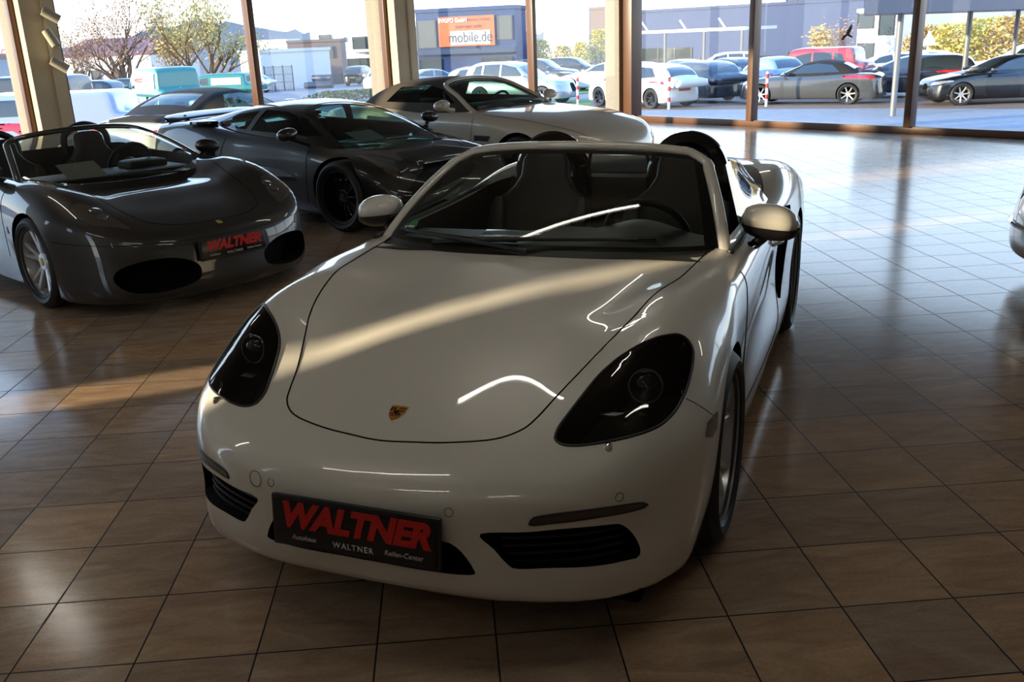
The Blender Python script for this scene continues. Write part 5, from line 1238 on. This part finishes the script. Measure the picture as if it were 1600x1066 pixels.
# ------------------------------------------------------------------ outside world
M['asphalt'] = mat('asphalt', (.17, .175, .19), .75, noise=(.5, (.22, .22, .235)))
M['paving'] = mat('brown_block_paving', (.26, .18, .13), .8, noise=(9, (.18, .125, .09)))
M['walkway'] = mat('grey_slabs', (.30, .31, .33), .75, noise=(4, (.25, .26, .28)))
M['grass'] = mat('lawn', (.10, .20, .03), .9, noise=(14, (.17, .26, .05)))
M['bark'] = mat('bark', (.16, .10, .06), .9)
M['leaf_brown'] = mat('russet_buds', (.42, .22, .11), .8)
M['leaf_olive'] = mat('olive_leaves', (.52, .42, .14), .8)
M['leaf_yellow'] = mat('yellow_leaves', (.62, .50, .12), .8)
M['leaf_green'] = mat('hedge_leaves', (.07, .11, .04), .8)
M['leaf_gold'] = mat('golden_leaves', (.55, .36, .12), .8)
M['bld_white'] = mat('white_render', (.72, .70, .66), .8)
M['bld_brown'] = mat('brown_cladding', (.14, .105, .10), .7)
M['bld_blue'] = mat('blue_grey_cladding', (.012, .04, .13), .6)
M['bld_hall'] = mat('light_metal_cladding', (.42, .42, .42), .6)
M['facade_glass'] = mat('facade_glass', (.05, .06, .06), .08, coat=1)
M['banner'] = mat('orange_banner', (.55, .13, .05), .6)
M['bollard_white'] = mat('bollard_white', (.75, .73, .70), .5)
M['bollard_red'] = mat('bollard_red', (.55, .03, .03), .5)
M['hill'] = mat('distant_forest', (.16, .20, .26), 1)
M['steel_blue'] = mat('blue_painted_steel', (.03, .05, .10), .4)
M['post'] = mat('galvanised_post', (.22, .22, .22), .5, metal=.4)
M['roof_tile'] = mat('purple_roof', (.20, .11, .13), .8)

# ground: one sheet that falls away from the showroom
mb = MB(); NA, ND = 60, 44; P = []
for i in range(NA + 1):
    a = R(20 + 145 * i / NA); row = []
    for j in range(ND + 1):
        d = 9 + 391 * (j / ND) ** 2.6; row.append(Vector((d * math.cos(a), d * math.sin(a), gz(d))))
    P.append(row)
mb.grid(P); o = mb.build('pavement', M['asphalt'], fix=False, angle=None); o['kind'] = 'structure'
def gsheet(name, px, m, up=.012, kind='structure', n=6):
    """flat area on the sloping ground with the given outline"""
    pts = [gpt(*p) for p in px]; out = []
    for i in range(len(pts)):
        a, b = pts[i], pts[(i + 1) % len(pts)]
        for k in range(n): q = a.lerp(b, k / n); out.append(Vector((q.x, q.y, gh(q.x, q.y) + up)))
    mb = MB(); mb.prism(out, (0, 0, -.05)); o = mb.build(name, M[m], smooth=False); o['kind'] = kind; return o
gsheet('trim_walkway', [(780, 176), (1100, 172), (1400, 170), (1640, 172), (1640, 205), (1400, 200), (1180, 192), (985, 182), (780, 200)], 'walkway', .012)
gsheet('trim_paving', [(900, 160), (1100, 151), (1400, 147), (1640, 150), (1640, 171.8), (1400, 169.8), (1100, 171.8), (780, 175.8)], 'paving', .012)
gsheet('lawn', [(832, 143), (932, 136), (932, 145), (832, 154)], 'grass', .03, 'stuff'); gsheet('lawn', [(850, 160), (922, 156), (925, 165), (840, 168)], 'grass', .03, 'stuff')

# ---- buildings
B = building
def bp(px, d): return rpt(px, d)
def HH(px, py, d): return rz(px, py, d)
B('white_workshop', bp(385, 104), bp(448, 102), HH(400, 67, 102), 3, 'bld_white', 'low white flat-roofed building beyond the car park, left of the brown one', wins=[(.50, .78, .66, .86), (.14, .3, .66, .82), (.42, 1, .02, .34)])
B('brown_workshop', bp(449, 98), bp(532, 97), HH(490, 66, 97), 3, 'bld_brown', 'brown-clad flat-roofed building between two white ones', wins=[(.14, .44, .62, .80), (.56, .86, .64, .90), (.02, .98, .02, .28)])
B('white_office', bp(486, 112), bp(606, 110), HH(545, 42, 111), 10, 'bld_white', 'taller white building with a wide upper window and a garage door', wins=[(.12, .27, .80, .88), (.55, .88, .60, .82), (.46, .78, .04, .44), (.44, .465, .74, .82)], extra=[(.54, .92, .55, .585, 0, .8, 'balcony', 'bld_white')])
g, X, N_, L, o0 = B('glass_showroom', bp(652, 70), bp(806, 68), HH(730, 17, 69), 12, 'bld_blue', 'dark blue glass showroom with an orange banner on its upper floor',
   wins=[(.01, .17, .62, .90), (.83, .97, .62, .92), (.66, .96, .04, .40), (.02, .20, .04, .42)], extra=[(0, 1, .50, .56, 0, .5, 'canopy', 'steel_blue')], wm='lit_glass') if False else B('glass_showroom', bp(652, 70), bp(806, 68), HH(730, 17, 69), 3.5, 'bld_blue', 'dark blue glass showroom with an orange banner on its upper floor',
   wins=[(.01, .20, .55, .90), (.83, .97, .62, .92), (.66, .96, .04, .40), (.02, .24, .04, .40)], extra=[(0, 1, .46, .52, 0, .5, 'canopy', 'steel_blue')])
# banner on it
def on_face(o0, X, N_, px, py, d, off): return None
Lb = L; Hb = HH(730, 17, 69) - o0.z
def fb(u, v, off): return o0 + X * (u * Lb) + Vector((0, 0, v * Hb)) + N_ * off
bu0, bu1 = .235, .80; bv0, bv1 = .555, .935
ban = empty('banner', fb((bu0 + bu1) / 2, bv0, .2), 0, 'orange banner reading mobile.de on the dark blue glass building', 'banner')
def fpanel(u0, u1, v0, v1, off, th, nm, m, par):
    pl = [fb(u0, v0, off) , fb(u1, v0, off), fb(u1, v1, off), fb(u0, v1, off)]; pl = [p - ban.location for p in pl] if par is ban else pl
    mb = MB(); mb.prism(pl, N_ * th); return mb.build(nm, M[m], par, smooth=False)
fpanel(bu0, bu1, bv0, bv1, .12, .06, 'banner_sheet', 'banner', ban); fpanel(.355, .755, .575, .75, .19, .03, 'name_panel', 'far_white', ban)
def ftext(s, size, m, u, v, bold=0, sx=1, al='CENTER'):
    text(s, size, M[m], 'lettering', ban, fb(u, v, .24) - ban.location, X, (0, 0, 1), bold=bold, sx=sx, ext=.004, align=al)
ftext('mobile.de', 1.0, 'far_dark', .555, .665, .0, .80); ftext('EV/GPO GmbH', .36, 'far_white', .385, .885, .012, .9); ftext('FAIR HALLE PASSAU', .20, 'far_dark', .64, .885, 0, 1.0); ftext('PARTNER VON', .26, 'far_dark', .54, .80, 0, 1.1)
B('small_annex', bp(808, 76), bp(834, 78), HH(820, 66, 77), 4, 'bld_blue', 'low dark annex beside the blue glass showroom', roof='bld_white')
B('grey_hall', bp(850, 112), bp(921, 109), HH(885, 17, 110), 5, 'bld_hall', 'pale grey windowless hall beyond the parked cars')
B('brown_hall', bp(922.5, 106), bp(965, 103), HH(940, 14, 104), 2.2, 'bld_brown', 'brown-topped hall next to the pale grey one', extra=[(0, 1, .0, .62, 0, .2, 'lower_cladding', 'bld_blue')])
B('blue_hall', bp(985, 96), bp(1345, 86), HH(1180, 11, 92), 5, 'bld_blue', 'long dark blue hall beyond the right-hand car park', wins=[(.06, .30, .10, .42), (.34, .48, .08, .26), (.52, .68, .05, .26), (.72, .98, .05, .30)], wm='warm_glass' if False else 'facade_glass')
B('white_shop', bp(1338, 82), bp(1397, 78), HH(1365, 18, 80), 10, 'bld_white', 'bright white building with tall windows beside the long hall', wins=[(.02, .45, .72, .98), (.60, .98, .60, .98), (.06, .50, .05, .48)])
B('upper_white_block', bp(1180, 112), bp(1345, 104), HH(1270, -14, 108), 6, 'bld_white', 'white upper storey seen over the long blue hall', wins=[(.3, .96, .80, .93)])
B('tiled_house', bp(95, 92), bp(232, 88), HH(160, 88, 90), 9, 'bld_white', 'white house under a purple tiled roof behind the bare tree', wins=[(.1, .2, .3, .7), (.3, .4, .3, .7), (.55, .65, .3, .7)], roof='roof_tile')
a_, b_ = bp(90, 92), bp(236, 88); X2, N2, L2 = face_frame(a_, b_); zt = HH(160, 88, 90); zr_ = HH(160, 64, 90)
r_ = empty('pitched_roof', (a_.x, a_.y, zt), 0, 'purple pitched roof of the white house behind the bare tree', 'roof'); mb = MB()
mb.prism([Vector((0, 0, .26)), N2 * -4.5 + Vector((0, 0, zr_ - zt + .26)), N2 * -9 + Vector((0, 0, .26))], X2 * L2); mb.build('roof_slopes', M['roof_tile'], r_, smooth=False)
B('pale_barn', bp(372, 86), bp(404, 84), HH(385, 84, 85), 8, 'bld_white', 'pale building seen behind the left window bar')
# canopy in front of the hall
C0 = [(1404, 26.5, .075), (1511, 33.5, .08), (1585, 36.0, .07)]
can = empty('canopy', rpt(1404, 26.5), 0, 'dark blue canopy on grey posts across the right windows', 'canopy'); zc = rz(1404, 21, 26.5)
for px, d, r0 in C0:
    p = rpt(px, d) - can.location; mb = MB(); mb.tube([p, p + Vector((0, 0, zc - rpt(px, d).z))], r0, 12); mb.build('post', M['post'], can)
A0, A1 = rpt(1346, 24.2), rpt(1700, 36.0); B1, B0 = rpt(1650, 47), rpt(1346, 31.0)
mb = MB(); mb.prism([Vector((p.x, p.y, zc)) - can.location for p in (A0, A1, B1, B0)], (0, 0, .34)); mb.build('canopy_roof', M['steel_blue'], can, smooth=False)
sh = empty('car_shelter', rpt(1080, 60), 0, 'long flat shelter roof with slanted lamp arms before the hall', 'shelter'); zs_ = rz(1080, 50, 60)
q0, q1 = rpt(985, 62), rpt(1165, 58); dd = (q1 - q0); dd.z = 0; nn = Vector((-dd.y, dd.x, 0)).normalized() * 4
mb = MB(); mb.prism([Vector((p.x, p.y, zs_)) - sh.location for p in (q0, q1, q1 + nn, q0 + nn)], (0, 0, .18)); mb.build('shelter_roof', M['bld_white'], sh, smooth=False)
for t in (.02, .32, .66, .97):
    p = q0.lerp(q1, t) - sh.location; mb = MB(); mb.tube([(p.x, p.y, -.2), (p.x, p.y, zs_ - sh.location.z)], .09, 8); mb.build('post', M['post'], sh)
for t in (.16, .50, .83):
    p = q0.lerp(q1, t) - sh.location; mb = MB(); p.z = zs_ - sh.location.z + .18; mb.tube([p, p + Vector((-.42 * dd.normalized().x, -.42 * dd.normalized().y, .52))], .06, 8); mb.build('lamp_arm', M['bld_white'], sh)

# ---- hills
mb = MB(); rnd = random.Random(5); P = []
for i in range(161):
    a = R(60 + 75 * i / 160); d = 420; h = 4 + 5 * math.sin(i * .11) ** 2 + 2.5 * rnd.random() * (1 if (i // 3) % 2 else .5) + 5 * math.exp(-((i - 98) / 16) ** 2)
    P.append([Vector((d * math.cos(a), d * math.sin(a), -12)), Vector((d * math.cos(a), d * math.sin(a), h - 2)), Vector(((d + 30) * math.cos(a), (d + 30) * math.sin(a), -12))])
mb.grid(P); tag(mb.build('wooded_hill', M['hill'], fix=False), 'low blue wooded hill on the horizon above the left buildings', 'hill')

# ---- trees and shrubs
tree(192, 67, -40, .95, 'wide bare tree with russet buds behind the white pickup', 'leaf_brown', 3, wide=1.35, n_leaf=2300, lsize=.10, trunk=.20)
tree(112, 72, 12, .9, 'thin bare tree just right of the left column', 'leaf_brown', 8, n_leaf=1000, lsize=.09, trunk=.12)
tree(312, 61, -40, .70, 'tall tree with olive-yellow leaves left of the first window bar', 'leaf_olive', 11, wide=1.15, n_leaf=2600, lsize=.12, trunk=.20)
tree(258, 80, 30, .7, 'bushy brown tree between the bare tree and the olive one', 'leaf_gold', 17, n_leaf=2200, lsize=.13, trunk=.14)
tree(1275, 70, 38, .35, 'slim golden tree standing before the blue hall', 'leaf_gold', 21, n_leaf=700, lsize=.16, trunk=.07)
tree(1322, 74, 26, .35, 'thin russet tree at the corner of the white shop', 'leaf_brown', 22, n_leaf=500, lsize=.14, trunk=.07)
for i, (px, d, ty, rx, lf, lb) in enumerate([(1455, 70, 40, 2.2, 'leaf_gold', 'golden bush behind the triangular road sign'), (1496, 66, 36, 2.2, 'leaf_yellow', 'yellow bush just right of the road sign'), (1543, 70, 28, 2.6, 'leaf_yellow', 'large yellow bush in the middle of the right window'), (1592, 66, 24, 2.4, 'leaf_gold', 'golden bush at the right picture edge'), (1640, 72, 26, 2.4, 'leaf_yellow', 'yellow bush beyond the right picture edge')]):
    p = rpt(px, d); bush(p, rx, 1.6, rz(px, ty, d) - p.z, lb, lf, 40 + i, 2000, .16, group='bushes behind the right car park')
for i, (px, d, ty, rx, lf, lb) in enumerate([(936, 80, 46, 1.1, 'leaf_yellow', 'tall yellow shrub left of the corner column'), (908, 84, 66, .9, 'leaf_yellow', 'shorter yellow shrub before the brown hall'), (880, 86, 72, 1.2, 'leaf_olive', 'olive shrub in front of the pale grey hall'), (843, 72, 62, 1.1, 'leaf_olive', 'olive shrub right of the second window bar')]):
    p = rpt(px, d); bush(p, rx, .8, rz(px, ty, d) - p.z, lb, lf, 60 + i, 1100, .12, group='shrubs before the halls')
hp = gpt(548, 158); bush(hp, 2.6, .7, .55, 'low clipped green hedge outside, behind the black coupe', 'leaf_green', 71, 2600, .06, name='hedge', rz_=R(5), cat='hedge')
hp = gpt(480, 150); 
# ---- parked cars, right-hand side
E_ = ext_car
E_('open', 'black_coupe_outside', 1482, 163, 177, 'black coupe parked side-on at the right edge behind the glass', 'far_black', 'front', roofm='far_black', rimr=.25)
E_('open', 'grey_convertible', 1331, 161, 150, 'grey convertible with black canvas roof parked outside the right window', 'far_grey', 'rear', roofm='soft_top', rimr=.25, rplate=None)
E_('hatch', 'white_hatchback', 1046, 168, 124, 'white five-door hatchback with black wheels, parked tail towards the glass corner', 'far_white', 'rear', rim='dark_alloy', rimr=.24, rplate=(.62, 'red_plate'))
E_('estate', 'dark_estate', 1136, 161, 113, 'dark blue estate with red plate, right of the white hatchback', 'far_dark', 'tail', rplate=(.80, 'red_plate'))
E_('hatch', 'black_hatchback', 1172, 143, 108, 'black hatchback mostly hidden by the dark window bar', 'far_black', 'tail')
E_('hatch', 'pale_city_car', 1238, 152, 106, 'small pale blue city car beside the grey convertible', 'far_blue', 'tail', hw=.82, fo=.62, ro=.60, wb=2.3, cab=[(-.25, .92), (-.7, 1.20), (-1.1, 1.38), (-1.6, 1.46), (-2.1, 1.42), (-2.5, 1.22), (-2.75, .95)], deck=[(-2.9, .86), (-2.6, .94), (-1.5, .93), (-.4, .92), (0, .88), (.4, .80), (.7, .66)], side_win=[[(-.7, .97), (-1.05, 1.27), (-1.6, 1.36), (-1.65, .97)]], screen=[(-.35, -.6), (-.32, 0), (-.35, .6), (-.9, .5), (-.95, 0), (-.9, -.5)], backlight=[(-2.3, .46), (-2.3, -.46), (-2.65, -.52), (-2.65, .52)], mirrors=(-.5, 1.0, .80), rplate=(.66, 'red_plate'))
E_('suv', 'red_off_roader', 1264, 140, 140, 'boxy red off-road car with dark rear, behind the grey convertible', 'far_red', 'mid', d=41, cab=[(-.5, 1.08), (-.75, 1.40), (-.95, 1.70), (-1.5, 1.76), (-3.2, 1.76), (-3.4, 1.68), (-3.52, 1.1)], backlight=[(-3.3, .6), (-3.3, -.6), (-3.46, -.66), (-3.46, .66)])
E_('suv', 'white_minivan', 1122, 112, 172, 'white people carrier behind the dark estate', 'far_white', 'mid', d=53)
E_('estate', 'white_estate', 1378, 112, 165, 'white estate behind the grey convertible, left of the canopy post', 'far_white', 'mid', d=47)
E_('hatch', 'white_compact', 1430, 112, 150, 'white compact car right of the canopy post', 'far_white', 'mid', d=53)
E_('estate', 'dark_wagon', 1534, 140, 152, 'dark wagon with red tail lights behind the black coupe', 'far_dark', 'tail', d=36)
E_('suv', 'white_suv', 1600, 112, 160, 'white sport utility car behind the dark wagon', 'far_white', 'mid', d=43)
E_('hatch', 'silver_hatchback', 992, 112, 105, 'silver hatchback roof just showing right of the corner column', 'far_silver', 'mid', d=44)
E_('hatch', 'grey_hatchback', 1062, 112, 105, 'grey hatchback roof showing over the white hatchback', 'far_grey', 'mid', d=50)
# left of the glass corner
g2 = 'cars in the row beyond the lawn'
E_('suv', 'dark_suv', 884, 134, 332, 'dark blue sport utility car beyond the lawn, nearer the second window bar', 'far_dark', 'front', group=g2)
E_('suv', 'black_suv', 930, 127, 332, 'black sport utility car beyond the lawn, left of the corner column', 'far_black', 'front', group=g2)
E_('hatch', 'silver_compact', 848, 141, 330, 'silver compact car with its wheel beside the second window bar', 'far_silver', 'front', group=g2)
E_('hatch', 'white_five_door', 800, 150, 330, 'white five-door car behind the soft-top convertible, left of the window bar', 'far_white', 'front', group=g2)
E_('suv', 'pale_suv', 812, 140, 330, 'pale tall car partly hidden between the white five-door and the bar', 'far_silver', 'mid', group=g2, d=38)
E_('estate', 'white_wagon', 940, 112, 152, 'white wagon against the corner column', 'far_white', 'mid', group=g2, d=50)
E_('saloon', 'grey_saloon', 745, 118, 330, 'grey saloon roof in front of the blue glass showroom', 'far_grey', 'mid', group=g2, d=60)
E_('saloon', 'blue_saloon', 683, 118, 20, 'pale blue saloon by the entrance of the glass showroom', 'far_blue', 'mid', group=g2, d=56)
g3 = 'vehicles in the left car park'
E_('suv', 'black_off_roader', 552, 135, 78, 'black off-road car seen from behind in front of the garage door', 'far_black', 'tail', group=g3, rplate=(.75, 'white_plate'))
E_('saloon', 'white_saloon', 586, 143, 268, 'white saloon facing the showroom beside the black off-road car', 'far_white', 'nose', group=g3)
E_('hatch', 'white_runabout', 385, 146, 170, 'small white car crossed by the left window bar', 'far_white', 'mid', group=g3)
V1 = E_('van', 'green_van', 238, 140, 127, 'turquoise van with white name panel on its side', 'far_teal', 'mid', group=g3, d=44, roofm='far_teal', cab=[(0, 1.1), (-.5, 1.6), (-1.0, 1.95), (-1.5, 2.1), (-3.9, 2.1), (-4.2, 2.0), (-4.28, 1.1)])
V2 = E_('van', 'green_delivery_van', 330, 140, 168, 'smaller green delivery van with a white panel, right of the turquoise one', 'far_teal', 'mid', group=g3, d=54, hw=.88, wb=2.7, ro=.8, deck=[(-3.5, 1.0), (-2.5, 1.02), (-.3, 1.02), (.2, .98), (.6, .9), (.92, .75)], cab=[(-.0, 1.0), (-.5, 1.4), (-.95, 1.65), (-1.5, 1.7), (-3.1, 1.7), (-3.4, 1.62), (-3.46, 1.0)], cabw=(.84, .74), side_win=[[(-.5, 1.1), (-.85, 1.42), (-1.3, 1.48), (-1.32, 1.1)]], screen=[(-.15, -.62), (-.1, 0), (-.15, .62), (-.75, .58), (-.8, 0), (-.75, -.58)])
for V, x0, x1, z0_, z1_, tx, sz in ((V1, -3.9, -1.35, 1.25, 1.85, 'wieloth', .36), (V2, -3.2, -1.5, 1.1, 1.45, '', 0)):
    K = V.cabsurf; s = 1
    pl = [hit_side(K, a, b, s) + Vector((0, s * .015, 0)) for a, b in ((x0, z0_), (x1, z0_), (x1, z1_), (x0, z1_))]; mb = MB(); mb.prism(pl, (0, s * .01, 0)); pn = mb.build('name_panel', M['far_white'], V.root, smooth=False)
    if tx: text(tx, sz, M['bollard_red'], 'lettering', V.root, hit_side(K, -1.95, 1.60, s) + Vector((0, .04, 0)), (-1, 0, 0), (0, -.12, 1), bold=.006)
E_('van', 'white_pickup', -22, 160, 183, 'pale white pickup with canopy top driving past behind the left column', 'far_shade', 'mid', group=g3, d=23, hw=.95, wb=3.2, ro=1.15, rw=.38, rimr=.22, deck=[(-4.35, 1.05), (-2.5, 1.08), (-.5, 1.08), (.2, 1.04), (.6, .98), (.92, .85)], cab=[(-.35, 1.06), (-.9, 1.45), (-1.3, 1.52), (-1.8, 1.58), (-2.4, 1.56), (-4.1, 1.56), (-4.25, 1.48), (-4.32, 1.05)], cabw=(.86, .74), side_win=[[(-.95, 1.12), (-1.3, 1.38), (-1.75, 1.44), (-1.78, 1.12)], [(-1.86, 1.12), (-1.85, 1.44), (-2.3, 1.44), (-2.35, 1.12)]], screen=[(-.5, -.66), (-.46, 0), (-.5, .66), (-1.15, .56), (-1.2, 0), (-1.15, -.56)], tails=[[(.84, .85), (.94, .85), (.94, 1.0), (.85, 1.0)]])
E_('van', 'dark_lorry', 6, 150, 175, 'dark flatbed lorry at the left picture edge', 'far_dark', 'mid', group=g3, d=40)
E_('suv', 'dark_jeep', 112, 140, 170, 'dark vehicle behind the white pickup roof', 'far_black', 'mid', group=g3, d=52)
E_('suv', 'black_wagon', 172, 140, 170, 'black box-shaped vehicle left of the turquoise van', 'far_black', 'mid', group=g3, d=57)
# white convertible standing just outside, tail towards us
Cv = make_car('white_soft_top', 0, 0, 66, 'white convertible with black canvas roof just outside the left window, tail towards us', fo=.95, ro=1.08, wb=2.45, hw=.925, ground_z=.18, z=-.30,
    deck=[(-3.55, .82), (-3.25, .93), (-2.8, 1.0), (-2.4, .99), (-1.5, .94), (-.6, .93), (-.2, .90), (.3, .82), (.7, .70), (.95, .55)], crown=.09,
    cab=[(-.55, .93), (-.9, 1.10), (-1.3, 1.24), (-1.6, 1.30), (-2.0, 1.29), (-2.4, 1.20), (-2.75, 1.06), (-2.95, .98)], cabw=(.80, .56), paint='white_paint_out', roofm='soft_top', rw=.34, tw=.27, rimr=.25, n=(100, 46, 18), hollow=True,
    tub=dense([(-.75, 0), (-.8, .5), (-1.1, .66), (-1.9, .64), (-2.2, .4), (-2.2, -.4), (-1.9, -.64), (-1.1, -.66), (-.8, -.5)], 3),
    side_win=[[(-.88, 1.0), (-1.25, 1.17), (-1.6, 1.23), (-2.0, 1.21), (-2.15, 1.02)]], screen=[(-.68, -.62), (-.62, 0), (-.68, .62), (-1.2, .48), (-1.26, 0), (-1.2, -.48)],
    backlight=[(-2.22, .42), (-2.22, -.42), (-2.62, -.50), (-2.62, .50)], tails=[[(.50, .74), (.84, .76), (.86, .84), (.5, .82)]], seats=[(-1.65, .36, .38, 1.12), (-1.65, -.36, .38, 1.12)], mirrors=(-.85, 1.0, .87), glassm='screen_dark')
p = rpt(234, 14.9); a = R(66); Cv.root.location = (p.x + 2.7 * math.cos(a), p.y + 2.7 * math.sin(a), gh(p.x, p.y))
# ---- bollards, sign, board, sticker, spot lamps
for px, py, lb in ((903, 166, 'red and white bollard on the grass left of the corner column'), (1045, 171.5, 'red and white bollard in front of the white hatchback'), (1197, 167, 'red and white bollard just right of the dark window bar')):
    p = gpt(px, py); r_ = empty('bollard', p, 0, lb, 'bollard', 'bollards outside'); hh = 1.05
    mb = MB(); mb.lathe([(.045, 0), (.045, hh), (.03, hh + .03), (.001, hh + .035)], 16, 'Z'); mb.build('bollard_post', M['bollard_white'], r_)
    for k in (.30, .62, .90): mb = MB(); mb.lathe([(.048, hh * k - .07), (.048, hh * k + .07)], 16, 'Z'); mb.build('red_band', M['bollard_red'], r_)
p = rpt(1450, 56); zt = rz(1450, 48, 56) - p.z; r_ = empty('road_sign', p, 0, 'white triangular road sign on a pole beyond the cars', 'sign')
mb = MB(); mb.tube([(0, 0, 0), (0, 0, zt)], .05, 8); mb.build('pole', M['bollard_white'], r_)
mb = MB(); mb.prism([(-.42, -.06, zt - .75), (.42, -.06, zt - .75), (0, -.06, zt)], (0, -.03, 0)); mb.build('sign_face', M['bollard_white'], r_, smooth=False)
d_ = 45; p = rpt(-4, d_); r_ = empty('notice_board', p, 0, 'white lettered board on the building at the left edge', 'sign'); z1 = rz(0, 46, d_) - p.z; z0_ = rz(0, 84, d_) - p.z
mb = MB(); mb.box((0, 0, (z0_ + z1) / 2), (1.4, .06, z1 - z0_)); mb.build('board', M['far_white'], r_); mb = MB(); mb.box((0, 0, z0_ - .12), (1.4, .06, .24)); mb.build('lower_strip', M['far_dark'], r_); mb = MB(); mb.tube([(-.5, .05, 0), (-.5, .05, z1)], .05); mb.tube([(.5, .05, 0), (.5, .05, z1)], .05); mb.build('posts', M['post'], r_)
for k, s_ in enumerate(('F', '&', 'OO')): text(s_, .34, M['far_red'], 'lettering', r_, (.38, -.05, z1 - .22 - .34 * k), (1, 0, 0), (0, 0, 1))
# bird silhouette on the pane
sb, zb_ = wall_s(1324, DR, 52); bc = CORNER + DR * sb + NR * .012; bc.z = zb_
bird = [(-.10, -.13), (-.075, -.05), (-.02, -.01), (.01, .06), (.07, .14), (.085, .10), (.07, .04), (.045, .0), (.05, -.02), (.10, -.05), (.085, -.075), (.03, -.045), (.0, -.04), (-.02, -.06), (-.055, -.10)]
mb = MB(); mb.prism([bc + DR * a + Vector((0, 0, b)) for a, b in bird], NR * .002); tag(mb.build('bird_sticker', M['black_plastic'], smooth=False), 'black bird of prey silhouette stuck on the right window', 'sticker')
# three spot lamps on the left column
sc_ = s_m[0]
for i, (dz, aim) in enumerate(((2.22, (.8, -.35, -.55)), (2.00, (.35, -.3, -.9)), (1.66, (.8, -.3, -.6)))):
    c = CORNER + DL * (sc_ - .02) + NL * .40; c.z = dz; w = (DL * -1 * aim[0] + NL * .25 + Vector((0, 0, aim[2]))).normalized()
    r_ = empty('spot_lamp', c, 0, ('topmost', 'middle', 'lowest')[i] + ' of three white spot lamps on the left column', 'lamp', 'spot lamps on the left column')
    mb = MB(); P = [(.001, -.005), (.052, 0), (.055, .02), (.055, .20), (.048, .20), (.045, .17), (.001, .165)]; u = w.orthogonal().normalized(); q = w.cross(u)
    mb.grid([[u * math.cos(t) * a + q * math.sin(t) * a + w * b for a, b in P] for t in np.linspace(0, 2 * math.pi, 20, endpoint=False)], True); mb.build('lamp_head', M['spot_white'], r_)
    mb = MB(); mb.tube([w * .05, w * .05 - NL * .10], .012, 8); mb.build('bracket', M['spot_white'], r_)

# mesh fence and pipe stack before the low buildings
q0, q1 = rpt(408, 80), rpt(452, 79); fc = empty('mesh_fence', q0, 0, 'dark wire fence panels before the low white building', 'fence'); dv = q1 - q0; hF = 1.9
mb = MB()
for i in range(25): p = dv * (i / 24); mb.tube([p, p + Vector((0, 0, hF))], .018, 4)
for h in (.1, .7, 1.3, 1.9): mb.tube([Vector((0, 0, h)), dv + Vector((0, 0, h))], .02, 4)
mb.build('wire_panel', M['far_dark'], fc)
for i in range(4): p = dv * (i / 3); mb = MB(); mb.tube([p, p + Vector((0, 0, hF + .1))], .05, 6); mb.build('fence_post', M['far_dark'], fc)
for k, (a_, b_, h, lb) in enumerate(((470, 514, .30, 'lower dark pipe lying before the brown building'), (484, 514, .85, 'upper dark pipe lying before the brown building'))):
    A = rpt(a_, 82); B_ = rpt(b_, 81); o = MB(); o.tube([A + Vector((0, 0, h)), B_ + Vector((0, 0, h))], .27, 14); tag(o.build('pipe', M['steel_blue'], angle=40), lb, 'pipe', 'pipes before the brown building')
